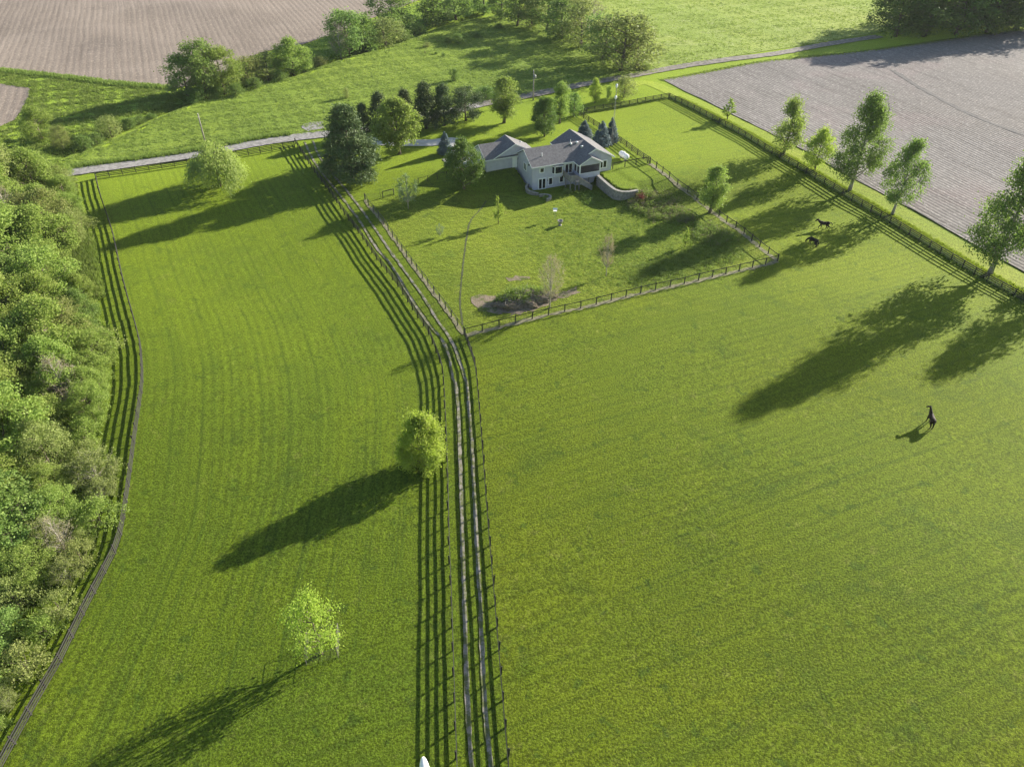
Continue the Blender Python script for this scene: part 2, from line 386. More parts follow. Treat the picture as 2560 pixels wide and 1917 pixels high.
def area(name, poly, off, mat, cell=3.0, kind='structure', jag=0.0):
    """polygon (world xy) draped on the terrain"""
    B = []
    n = len(poly)
    for i in range(n):
        a, b = np.array(poly[i][:2]), np.array(poly[(i+1) % n][:2]); k = max(1, int(np.hypot(*(b-a))/cell))
        for j in range(k): B.append(a+(b-a)*j/k)
    B = np.array(B)
    if jag: B += rng.normal(size=B.shape)*jag
    x0, y0 = B.min(0); x1, y1 = B.max(0)
    gx, gy = np.meshgrid(np.arange(x0, x1, cell), np.arange(y0, y1, cell)); gx = gx.ravel(); gy = gy.ravel()
    ins = in_poly(gx, gy, B) & (dist_line(gx, gy, list(map(tuple, B))+[tuple(B[0])]) > cell*.4)
    pts = [Vector(p) for p in B]+[Vector((a, b)) for a, b in zip(gx[ins], gy[ins])]
    vs, es, fs, *_ = delaunay_2d_cdt(pts, [], [list(range(len(B)))], 1, 1e-5)
    xy = np.array([(v.x, v.y) for v in vs]); V = np.column_stack([xy, terrain(xy[:, 0], xy[:, 1])+off])
    F = []
    for f in fs:
        a = V[list(f[:3])]; nz = np.cross(a[1]-a[0], a[2]-a[0])[2]
        for k in range(1, len(f)-1): F.append((f[0], f[k], f[k+1]) if nz > 0 else (f[0], f[k+1], f[k]))
    o = link(name, mesh_np(name, V, np.array(F), mat, True)); tag(o, kind=kind); return o

# ------------------------------------------------------------------ the ground
def lines(*segs):
    out = []
    for a, b, s in segs: out += list(np.arange(a, b, s))
    return np.unique(np.round(np.array(out), 3))
def expo(a, b, n): return list(a*np.exp(np.linspace(0, math.log(b/a), n)))
gx = np.unique(np.round(np.concatenate([-np.array(expo(330, 3500, 14)), lines((-330, -112, 4), (-112, -14, 1.5), (-14, 42, .5), (42, 112, 1.5), (112, 330, 4)), expo(330, 3500, 14)]), 3))
gy = np.unique(np.round(np.concatenate([[-1500, -700, -300, -150, -80, -40, -20, 0, 8], lines((12, 118, 1.5), (118, 162, .5), (162, 235, 1.5), (235, 440, 4)), expo(440, 3500, 14)]), 3))
X, Y = np.meshgrid(gx, gy); nx, ny = len(gx), len(gy)
V = np.column_stack([X.ravel(), Y.ravel(), terrain(X.ravel(), Y.ravel())])
i, j = np.meshgrid(np.arange(nx-1), np.arange(ny-1)); a = (j*nx+i).ravel()
ground = link('ground', mesh_np('ground', V, np.stack([a, a+1, a+nx+1, a+nx], 1), m_lawn, True)); tag(ground, kind='structure')

# fence lines (photo pixels of the post feet)
PX_W = [(241, 447), (252, 492), (281, 579), (304, 683), (322, 752), (339, 813), (353, 871), (358, 944), (355, 989), (338, 1105), (323, 1221), (301, 1351),
        (261, 1440), (203, 1553), (159, 1646), (110, 1727), (69, 1805), (17, 1901), (-50, 2020)]
PX_LL = [(739, 361), (750, 378), (785, 430), (831, 492), (860, 536), (901, 591), (947, 658), (994, 717), (1040, 789), (1069, 832), (1084, 868), (1101, 913),
         (1109, 960), (1115, 1092), (1118, 1167), (1123, 1400), (1126, 1450), (1132, 1640), (1136, 1770), (1141, 1930), (1147, 2060)]
PX_LR = [(1163, 840), (1168, 858), (1178, 881), (1189, 918), (1194, 963), (1204, 1080), (1210, 1160), (1224, 1338), (1238, 1500), (1262, 1790), (1273, 1910), (1284, 2050)]
PX_YW = [(913, 500), (919, 512), (960, 562), (1023, 652), (1098, 751), (1160, 836)]
PX_YS = [(1163, 840), (1297, 806), (1380, 786), (1466, 768), (1593, 736), (1715, 709), (1834, 681), (1920, 661), (1943, 654)]
PX_YE = [(1943, 652), (1904, 623), (1848, 577), (1811, 553), (1741, 498), (1681, 453), (1625, 410)]
PX_PW = [(1624, 409), (1593, 388), (1559, 363), (1520, 336), (1485, 314), (1457, 296), (1447, 289)]
PX_N = [(1447, 288), (1494, 278), (1572, 265), (1671, 246)]
PX_E = [(1673, 247), (1732, 276), (1842, 334), (1920, 381), (2045, 453), (2127, 502), (2185, 536), (2250, 575), (2320, 618), (2395, 664), (2478, 712), (2522, 735), (2640, 803)]
PX_NW = [(241, 446), (316, 436), (417, 421), (510, 407), (607, 392), (689, 378), (737, 369)]

# west pasture lofted between its two fences, so the mowing lines follow the curve
def loft(name, A, B, na, nb, off, mat):
    A = resample(A, 1.0); B = resample(B, 1.0)
    ia = np.linspace(0, len(A)-1, na); f = lambda P: np.stack([np.interp(ia, np.arange(len(P)), P[:, k]) for k in (0, 1)], 1)
    A, B = f(A), f(B); t = np.linspace(0, 1, nb)
    P = A[:, None, :]*(1-t)[None, :, None]+B[:, None, :]*t[None, :, None]
    V = P.reshape(-1, 2); V = np.column_stack([V, terrain(V[:, 0], V[:, 1])+off])
    i, j = np.meshgrid(np.arange(nb-1), np.arange(na-1)); a = (j*nb+i).ravel()
    F = np.stack([a, a+nb, a+nb+1, a+1], 1)
    if np.cross(V[F[0, 1]]-V[F[0, 0]], V[F[0, 2]]-V[F[0, 0]])[2] < 0: F = F[:, ::-1]
    me = mesh_np(name, V, F, mat, True)
    uvl = me.uv_layers.new(name='UVMap')
    wid = 42.0; ln = 130.0
    uv = np.column_stack([np.tile(t*wid, na), np.repeat(np.linspace(0, ln, na), nb)])[F.ravel()]
    uvl.data.foreach_set('uv', uv.astype(np.float32).ravel())
    o = link(name, me); tag(o, kind='structure'); return o
gW = gpts(PX_W); gLL = gpts(PX_LL)
loft('west_pasture', gW, gLL, 130, 60, .03, m_past_w)
gLR = gpts(PX_LR); gYS = gpts(PX_YS); gYE = gpts(PX_YE); gPW = gpts(PX_PW); gN = gpts(PX_N); gE = gpts(PX_E)
east_poly = [p for p in gLR[::-1]] + gYS[1:] + gYE[1:] + gPW[1:] + gN[1:] + gE[1:] + [(75, 20), (2, 20)]
area('east_pasture', east_poly, .03, m_past_e, 2.5)

m_yard = grass_mat('yard_grass', (.098, .118, .012), (.068, .094, .010), (.036, .062, .011), tuft=1.8, clump=.26, patch=.85, dry=.5)
area('yard', gpts([(915, 502), (1022, 654), (1160, 838), (1463, 770), (1713, 711), (1938, 655), (1846, 578), (1741, 500), (1690, 470), (1640, 480), (1590, 492), (1540, 490), (1480, 488), (1400, 482), (1330, 492), (1250, 482), (1180, 488), (1060, 484), (985, 490)]), .03, m_yard, 1.2)

# meadows beyond the road
mead = gpts([(150, 400), (240, 363), (300, 338), (370, 303), (470, 265), (560, 241), (650, 209), (740, 191), (850, 153), (960, 121), (1090, 73), (1260, 33), (1300, 25),
             (1420, 60), (1560, 120), (1650, 180), (1480, 206), (1330, 235), (1200, 258), (1050, 300), (860, 328), (800, 332), (640, 352), (490, 380), (180, 424)])
area('meadow', mead, .13, m_meadow, 3.0)
farm = gpts([(1310, 22), (1430, 60), (1560, 120), (1650, 178), (1780, 152), (1920, 128), (2100, 98), (2200, 82)]) + [(210, 330), (240, 430), (60, 470), (10, 400)]
area('far_meadow', farm, .11, m_far, 4.0)
nwm = gpts([(0, 181), (174, 200), (319, 217), (429, 225), (520, 235), (470, 262), (370, 298), (300, 333), (190, 380), (150, 398), (110, 420), (40, 420), (-60, 400), (-90, 335), (0, 322), (38, 303), (72, 247), (78, 223), (0, 213), (-60, 200), (-60, 175)])
area('ditch_meadow', nwm, .11, m_rough, 3.0)
nwm2 = gpts([(650, 200), (740, 184), (850, 146), (960, 114), (1090, 66), (1240, 20)]) + [(-20, 330), (-50, 318)] + gpts([(1060, 5), (941, 46), (825, 93), (756, 116), (657, 136), (600, 160), (560, 210), (560, 234)])
area('creek_margin', nwm2, .09, m_rough, 3.0)

# crop fields
a1, a2 = G(2195, 480), G(2424, 605); ang_r = math.atan2(a2[1]-a1[1], a2[0]-a1[0])
m_field_r = field_mat('planted_field', (.19, .173, .158), (.24, .22, .202), (.085, .075, .067), ang_r, .95, .5, .75, (.26, .205, .195), (.43, .40, .365))
b1, b2 = G(245, 185), G(252, 20); ang_l = math.atan2(b2[1]-b1[1], b2[0]-b1[0])
m_field_l = field_mat('stubble_field', (.225, .182, .146), (.285, .234, .19), (.135, .108, .087), ang_l, 1.8, .3, .75, (.19, .153, .126), (.43, .365, .295))
fr = gpts([(1657, 201), (1920, 154), (2210, 124), (2560, 76)]) + [(330, 330), (420, 240), (170, 75), (110, 78)] + gpts([(2560, 681), (2424, 606), (2282, 524), (2195, 481), (1920, 331), (1715, 230)])
area('planted_field', fr, .14, m_field_r, 4.0, jag=.12)
fl = gpts([(-60, 173), (0, 178), (174, 197), (319, 214), (429, 222), (470, 216), (540, 200), (600, 155), (657, 132), (756, 113), (825, 90), (941, 43), (1051, 0)]) + [(-40, 330), (-60, 520), (-420, 480), (-330, 250)]
area('stubble_field', fl, .16, m_field_l, 4.0, jag=.15)
fs = gpts([(-60, 206), (0, 211), (78, 222), (72, 246), (38, 301), (0, 318), (-80, 330)])
area('small_stubble_field', fs, .16, m_field_l, 3.0, jag=.15)

# verge between the east fence and the planted field
vp = gpts([(1690, 232), (1732, 262), (1842, 318), (1920, 360), (2045, 430), (2127, 474), (2250, 545), (2395, 632), (2560, 722)])
ribbon('verge', [G(1560, 214)[:2], G(1620, 208)[:2], G(1690, 236)[:2]]+[(x+1.6, y+.8) for x, y in vp[1:]], 4.2, .05, m_verge, step=1.5, jag=.05)

# roads
ribbon('road', gpts([(150, 437), (185, 431), (340, 410), (493, 388), (640, 360), (740, 345), (802, 338), (880, 329), (1000, 306), (1100, 285), (1203, 261)]), 4.0, .17, m_gravel, step=1.0, jag=.04)
ribbon('tractor_tracks', gpts([(2230, 178), (2290, 215), (2350, 250), (2420, 285), (2500, 318), (2600, 352)]), 1.3, .18, plain('packed_soil', (.105, .098, .092), .95, .3, 1.5), step=2, jag=.25)
ribbon('dirt_road', gpts([(1195, 263), (1331, 238), (1476, 209), (1572, 192), (1700, 168), (1920, 138), (2050, 115), (2200, 92)]), 3.6, .17, m_dirtroad, step=1.5, jag=.06)
ribbon('driveway', gpts([(830, 338), (880, 345), (961, 356), (1071, 358), (1140, 356)])+[from_uv(-9.5, 13.0), from_uv(-5.5, 15.5)], 3.8, .08, m_concrete, step=.8)
area('garage_apron', [from_uv(*p) for p in ((-7.2, 11.2), (-7.2, 18), (-13, 17), (-13, 11.2))], .09, m_concrete, 1.0)
area('gravel_pad', gpts([(752, 318), (775, 307), (805, 306), (812, 322), (770, 330)]), .18, m_gravel, 1.0, jag=.15)

# lane wheel tracks, dead grass strips, worn path
TL = [(1182, 1917), (1162, 1533), (1159, 1440), (1147, 1047), (1138.5, 960), (1132, 945), (1121, 886), (1104, 848), (1069, 807), (1025, 741), (979, 665), (936, 613), (895, 547), (843, 480), (802, 429), (775, 385), (762, 355)]
TR = [(1228.4, 1917), (1196.5, 1437), (1179, 1105), (1167, 960), (1162, 944), (1144, 886), (1121, 839), (1090, 795), (1057, 741), (988, 645), (918, 544), (869, 480), (823, 426), (795, 385), (782, 352)]
for T in (TL, TR):
    ribbon('wheel_track', [(2.0 if T is TR else .1, 14.)]+gpts(T)[:1]+gpts(T)[1:], .40, .06, m_track, step=.9, jag=.18)
def offset_path(P, d):
    P = resample(P, 1.5); return [tuple(p) for p in P+normals2(P)*d]
ribbon('dead_grass_strip', gYS, .75, .055, m_deadgrass, step=.6, jag=.25)
ribbon('dead_grass_strip', gYE, .9, .055, m_deadgrass, step=.6, jag=.25)
ribbon('dead_grass_strip', gpts(PX_YW), .6, .055, m_deadgrass, step=.6, jag=.25)
ribbon('worn_path', gpts([(1216, 503), (1200, 525), (1176, 555), (1166, 600), (1158, 660), (1152, 720), (1150, 760), (1157, 812)]), .26, .05, m_trod, step=.5, jag=.3)

# ------------------------------------------------------------------ fences: every post and board is a part
def unit_box(name, mat, tap=0.0):
    mb = MB()
    if tap:
        mb.add([(-.5,-.5,0),(.5,-.5,0),(.5,.5,0),(-.5,.5,0),(-.5,-.5,.96),(.5,-.5,.96),(.5,.5,.96),(-.5,.5,.96),(-.3,-.3,1),(.3,-.3,1),(.3,.3,1),(-.3,.3,1)],
               [(0,3,2,1),(0,1,5,4),(1,2,6,5),(2,3,7,6),(3,0,4,7),(4,5,9,8),(5,6,10,9),(6,7,11,10),(7,4,8,11),(8,9,10,11)])
    else: mb.box(-.5, .5, -.5, .5, -.5, .5)
    return mb.mesh(name, mat)
UB = {'black': (unit_box('post', m_fence, 1), unit_box('rail', m_fence)), 'grey': (unit_box('post', m_fence2, 1), unit_box('rail', m_fence2))}

def board(name, me, a, b, hgt, thick, parent):
    a, b = Vector(a), Vector(b); d = b-a; o = bpy.data.objects.new(name, me); COL.objects.link(o); o.parent = parent
    q = d.to_track_quat('X', 'Z')
    o.location = (a+b)/2-parent.location; o.rotation_mode = 'QUATERNION'; o.rotation_quaternion = q; o.scale = (d.length, thick, hgt)
    return o
def fence(path, label, heights=(.33, .63, .94, 1.25), post_h=1.38, mat='black', side=1, spacing=2.44, bays=2, wire=False, ends=True, rail_h=.14, post_w=.13):
    P = resample(path, spacing); n = normals2(P); pm, rm = UB[mat]
    zs = terrain(P[:, 0], P[:, 1])
    root = empty('fence', (P[0, 0], P[0, 1], zs[0]), label, 'fence')
    for k, (p, z) in enumerate(zip(P, zs)):
        if not ends and k in (0, len(P)-1): continue
        o = bpy.data.objects.new('post', pm); COL.objects.link(o); o.parent = root
        o.location = Vector((p[0], p[1], z-.05))-root.location
        o.rotation_euler = (random.gauss(0, .02), random.gauss(0, .02), math.atan2(n[k, 1], n[k, 0])+random.gauss(0, .03))
        s = post_w*random.uniform(.93, 1.08); o.scale = (s, s, post_h*random.uniform(.96, 1.03)+.05)
    off = side*(post_w/2+.017)
    for h in heights:
        k = 0
        while k < len(P)-1:
            e = min(k+bays, len(P)-1)
            for q0, q1 in ([(k, e)] if (e-k == 1 or np.dot(n[k], n[e]) > .9985) else [(i, i+1) for i in range(k, e)]):
                jz = [random.gauss(0, .012) for _ in (0, 1)]
                A = (P[q0, 0]+n[q0, 0]*off, P[q0, 1]+n[q0, 1]*off, zs[q0]+h+jz[0]); B = (P[q1, 0]+n[q1, 0]*off, P[q1, 1]+n[q1, 1]*off, zs[q1]+h+jz[1])
                board('rail', rm, A, B, rail_h, .032, root)
            k = e
    if wire:
        mb = MB(); o2 = -off*.9; th = .006
        for k in range(len(P)-1):
            a = np.array([*(P[k]+n[k]*o2), zs[k]]); b = np.array([*(P[k+1]+n[k+1]*o2), zs[k+1]])
            for h in np.arange(.08, wire, .15):
                mb.add([a+(0, 0, h-th), b+(0, 0, h-th), b+(0, 0, h+th), a+(0, 0, h+th)], [(0, 1, 2, 3)])
            dv = (b-a)/np.linalg.norm(b-a)*th
            for t in np.arange(0.06, 1, .125):
                c = a+(b-a)*t; mb.add([c-dv, c+dv, c+dv+(0, 0, wire), c-dv+(0, 0, wire)], [(0, 1, 2, 3)])
        o = mb.build('wire_mesh', m_wire, root); o.location = -root.location
    return root
fence(gW, 'long curving four-board dark fence beside the wood on the left', side=1)
fence(gLL, 'four-board dark fence along the left side of the two-track lane')
fence(gLR, 'four-board dark fence along the right side of the lane, below the yard corner', side=-1)
fence(gE, 'straight four-board dark fence along the planted field on the right', side=1)
fence(gN, 'short four-board dark fence at the back end of the paddock behind the house', side=-1)
fence(gPW, 'four-board dark fence between the blue spruces and the back paddock', side=1)
fence(gpts(PX_NW), 'four-board dark fence along the gravel road behind the willow', side=-1)
fence(gpts(PX_YW), 'grey post fence with wire mesh between the lane and the yard', heights=(1.18,), mat='grey', wire=1.1, rail_h=.12)
fence(gYS, 'post and top-rail wire fence along the near edge of the yard', heights=(1.18,), mat='black', wire=1.1, spacing=2.6, rail_h=.12)
fence(gYE, 'post and top-rail wire fence on the right edge of the yard', heights=(1.18,), mat='black', wire=1.1, spacing=2.5, rail_h=.12)
fence(gpts([(1531, 423), (1563, 417.5), (1591, 412), (1619, 408)]), 'short post and rail fence between house corner and paddock, before the propane tank', heights=(1.18,), mat='black', spacing=2.7, wire=1.0, rail_h=.16)
fence(gpts([(914, 498), (957, 492), (985, 484)]), 'low thin wire fence at the top of the yard by the lane', heights=(), mat='grey', wire=.9, spacing=2.4, post_h=1.0, post_w=.06)
fence(gpts([(1046, 460), (1080, 452), (1117, 443)]), 'short thin rail fence left of the dark round tree by the garage', heights=(1.1,), mat='black', spacing=2.4, post_h=1.25, post_w=.09, rail_h=.07)
# open gate frame in the yard's back fence
a, b = G(957.5, 495), G(985, 488)
gr = empty('gate_frame', a, 'dark square wooden gate frame standing in the yard grass', 'gate')
for p in (a, b):
    o = link('post', UB['black'][0], gr, Vector(p)-Vector(a)); o.scale = (.13, .13, 1.3)
board('rail', UB['black'][1], (a[0], a[1], a[2]+1.25), (b[0], b[1], b[2]+1.25), .13, .10, gr)
board('rail', UB['black'][1], (a[0], a[1], a[2]+.2), (b[0], b[1], b[2]+.2), .08, .04, gr)

# ------------------------------------------------------------------ trees
def leaf_quads(P, Nrm, L, W, rg, droop=None):
    """kite-shaped leaves at points P with normals Nrm"""
    n = len(P); Nrm = Nrm/np.linalg.norm(Nrm, axis=1)[:, None]
    t = rg.normal(size=(n, 3)) if droop is None else droop+rg.normal(size=(n, 3))*.35
    t -= Nrm*(t*Nrm).sum(1)[:, None]; t /= np.linalg.norm(t, axis=1)[:, None]+1e-9
    s = np.cross(Nrm, t); L = L*rg.uniform(.7, 1.3, n)[:, None]; Wd = W*rg.uniform(.7, 1.3, n)[:, None]
    V = np.stack([P-t*L*.5, P+s*Wd*.5+t*L*.05, P+t*L*.5, P-s*Wd*.5+t*L*.05], 1).reshape(-1, 3)
    F = np.arange(4*n).reshape(n, 4); return V, F
PROF = {
 'round': lambda t: np.sqrt(np.clip(1-(2*t-.95)**2/1.05, 0, 1)),
 'oval': lambda t: np.clip(np.sin(np.pi*np.clip(t, 0, 1)**.75), 0, 1)**.75,
 'column': lambda t: np.clip(np.sin(np.pi*np.clip(t, 0, 1)**.8), 0, 1)**.5,
 'cone': lambda t: (1-t)**.85*np.minimum(1, t*7+.35),
 'pine': lambda t: np.clip(1.02-t, 0, 1)**.62*np.minimum(1, t*3+.62),
 'spire': lambda t: np.clip(np.sin(np.pi*np.clip(t, 0, 1)**.6), 0, 1)**.65,
}
def broadleaf(name, H, Rad, base, shape, lobes, subs, leaves, leaf, lm, seed, bark=None, lobe_r=.42, sub_r=.16, openness=.75, lean=.0, el=1.0, aspect=.72):
    """one tree prototype: (trunk mesh, crown mesh) of height H and crown radius Rad, crown from base up"""
    rg = np.random.default_rng(seed); rd = random.Random(seed); pf = PROF[shape]
    mb = MB(); tr = H*.018+.05; n = 7
    wx, wy = rg.normal(size=2)*H*.012
    axis = lambda t: np.array([wx*math.sin(3*t)+lean*H*t*t, wy*math.sin(2.3*t), t*H*.92])
    mb.tube([axis(t) for t in np.linspace(0, 1, n)], [tr*(1.35 if k == 0 else 1-.93*k/(n-1)) for k in range(n)], 7)
    P = []; D = []
    Hc = H-base
    for k in range(lobes):
        t = (k+.5)/lobes; t = np.clip(t*.92+.06+rg.normal()*.04, .05, .95); ang = k*2.4+rg.normal()*.4
        rl = Rad*lobe_r*rg.uniform(.75, 1.2)*(.55+.45*pf(np.array(t)))
        rr = max(0, Rad*pf(np.array(t))*rg.uniform(.85, 1.08)-rl*.85)
        c = axis((base+t*Hc)/H/.92*.98)*np.array([1, 1, 0])+np.array([rr*math.cos(ang), rr*math.sin(ang), base+t*Hc])
        c[2] = min(c[2], H-rl*.8)
        z0 = max(.08*H, (c[2]-rr*.8)); s = axis(min(.95, z0/(H*.92)))
        mid = (s+c)/2+np.array([0, 0, -.05*Rad])+rg.normal(size=3)*.06*Rad
        mb.tube([s, mid, c], [tr*.42, tr*.28, tr*.08], 5)
        d = rg.normal(size=(subs, 3)); d[:, 2] += .35; d /= np.linalg.norm(d, axis=1)[:, None]
        q = c+d*rl*(openness+(1.05-openness)*rg.random((subs, 1)))*np.array([1, 1, .9*el])
        for j in range(0, subs, 3): mb.tube([c, (c+q[j])/2+rg.normal(size=3)*.03*Rad, q[j]], [tr*.10, tr*.07, tr*.03], 4)
        for j in range(subs):
            m = rg.poisson(leaves); off = rg.normal(size=(m, 3))*Rad*sub_r*rg.uniform(.6, 1.3)*np.array([1, 1, .75])
            P.append(q[j]+off); D.append(np.tile(d[j]*.6+np.array([0, 0, .25]), (m, 1))+rg.normal(size=(m, 3))*.8)
    P = np.concatenate(P); D = np.concatenate(D); ok = P[:, 2] > .15
    V, F = leaf_quads(P[ok], D[ok], leaf, leaf*aspect, rg)
    return mb.mesh(name+'_trunk', bark or m_bark, True), mesh_np(name+'_crown', V, F, lm)
def conifer(name, H, Rad, base, lm, seed, whorls, per, tufts, needle, profile=.9, upturn=.25, jitter=.2, width=.3):
    rg = np.random.default_rng(seed); mb = MB(); tr = H*.016+.04
    mb.tube([(0, 0, 0), (.02*H*rg.normal()*.3, 0, H*.5), (0, 0, H*.97)], [tr*1.3, tr*.7, .02], 7)
    P = []; D = []; T = []
    for k in range(whorls):
        t = k/(whorls-1); z = base+(H-base)*t*.98; r = Rad*((1-t)**profile*.97+.05)*min(1, .62+t*6)
        for j in range(max(4, int(per*(1-.4*t)))):
            a = 2*math.pi*(j/per)+k*1.1+rg.normal()*.25; L = r*rg.uniform(1-jitter*1.6, 1+jitter*.7); dz = L*upturn*rg.uniform(.3, 1.3)
            d = np.array([math.cos(a), math.sin(a), 0])
            mb.tube([(0, 0, z), d*L*.55+(0, 0, z-.04*L), d*L+(0, 0, z+dz)], [tr*.22, tr*.12, .012], 4, False)
            m = max(6, int(tufts*L/Rad)); s = rg.uniform(.18, 1.04, m)**.7
            pos = d*L*s[:, None]+np.array([0, 0, z])+np.stack([np.zeros(m), np.zeros(m), dz*s*s], 1)
            sp = (width*L*(1.15-s)*.9+.08*Rad*.5)
            pos += np.cross(d, (0, 0, 1))*(rg.normal(size=m)*sp)[:, None]+np.stack([np.zeros(m), np.zeros(m), rg.normal(size=m)*.05*Rad], 1)
            P.append(pos); D.append(np.tile(np.array([0, 0, 1.])+d*.35, (m, 1))+rg.normal(size=(m, 3))*.45); T.append(np.tile(d+np.array([0, 0, .25]), (m, 1)))
    P = np.concatenate(P); D = np.concatenate(D); T = np.concatenate(T)
    V, F = leaf_quads(P, D, needle, needle*.42, rg, T)
    return mb.mesh(name+'_trunk', m_bark, True), mesh_np(name+'_crown', V, F, lm)
def strands(name, H, Rad, lm, seed, n, per, leaf, hang=1.0, base=.3, limbs=14):
    """willow-like crown: strands that arch out of the top and hang"""
    rg = np.random.default_rng(seed); mb = MB(); tr = H*.02+.05
    mb.tube([(0, 0, 0), (.1, .05, H*.4), (0, 0, H*.75)], [tr*1.3, tr, tr*.4], 7)
    for k in range(limbs):
        a = k*2.4; e = np.array([math.cos(a)*Rad*.6, math.sin(a)*Rad*.6, H*rg.uniform(.6, .9)])
        mb.tube([(0, 0, H*rg.uniform(.3, .55)), e*np.array([.5, .5, .85]), e], [tr*.4, tr*.25, .02], 5)
    P = []; T = []
    for k in range(n):
        a = rg.uniform(0, 2*math.pi); rr = Rad*math.sqrt(rg.random())*rg.uniform(.75, 1.05)*(1+.20*math.sin(3*a+.6)+.12*math.sin(7*a)); ztop = H*(base+(1-base)*math.sqrt(max(0, 1-min(1, (rr/Rad)**2*.85))))*rg.uniform(.72, 1.0)*(1+.10*math.sin(2*a+2))
        L = hang*ztop*rg.uniform(.35, .85); m = per
        s = np.linspace(0, 1, m); ro = rr*(.82+.22*s)
        q = np.stack([ro*math.cos(a), ro*math.sin(a), ztop-L*s**1.25], 1)+rg.normal(size=(m, 3))*.06*Rad*np.array([1, 1, .6])
        P.append(q); T.append(np.tile(np.array([math.cos(a)*.3, math.sin(a)*.3, -1.]), (m, 1)))
    P = np.concatenate(P); T = np.concatenate(T); D = P*np.array([1, 1, .3])/Rad+rg.normal(size=P.shape)*.5+np.array([0, 0, .3]); ok = P[:, 2] > .1
    V, F = leaf_quads(P[ok], D[ok], leaf, leaf*.4, rg, T[ok])
    return mb.mesh(name+'_trunk', m_bark, True), mesh_np(name+'_crown', V, F, lm)
def twiggy(name, H, Rad, base, lm, seed, leaves, leaf, bark=None, n=34, shape='oval'):
    """young or barely leafed tree: fine upright twigs, few leaves"""
    rg = np.random.default_rng(seed); mb = MB(); tr = H*.010+.022; P = []
    mb.tube([(0, 0, 0), (.01*H, 0, H*.45), (0, .01*H, H*.95)], [tr*1.3, tr*.8, .012], 6)
    for k in range(n):
        t = rg.uniform(0, 1); a = k*2.4+rg.normal()*.3; r = Rad*float(PROF[shape](np.array(t)))*rg.uniform(.7, 1.05); z1 = base+(H-base)*t
        z0 = max(H*.2, z1-r*1.3-H*.05); e = np.array([r*math.cos(a), r*math.sin(a), z1])
        m = np.array([e[0]*.45, e[1]*.45, z0+(z1-z0)*.4]); mb.tube([(0, 0, z0), m, e], [tr*.35, tr*.22, .006], 4, False)
        for j in range(4):
            f = rg.uniform(.45, 1); b0 = m*(1-f)+e*f; b1 = b0+rg.normal(size=3)*Rad*.22+np.array([0, 0, Rad*.12]); mb.tube([b0, b1], [tr*.12, .004], 3, False)
            q = b0+(b1-b0)*rg.random((leaves, 1)); P.append(q+rg.normal(size=q.shape)*.06*Rad)
    P = np.concatenate(P); V, F = leaf_quads(P, rg.normal(size=P.shape)+np.array([0, 0, .4]), leaf, leaf*.7, rg)
    return mb.mesh(name+'_trunk', bark or m_bark, True), mesh_np(name+'_crown', V, F, lm)

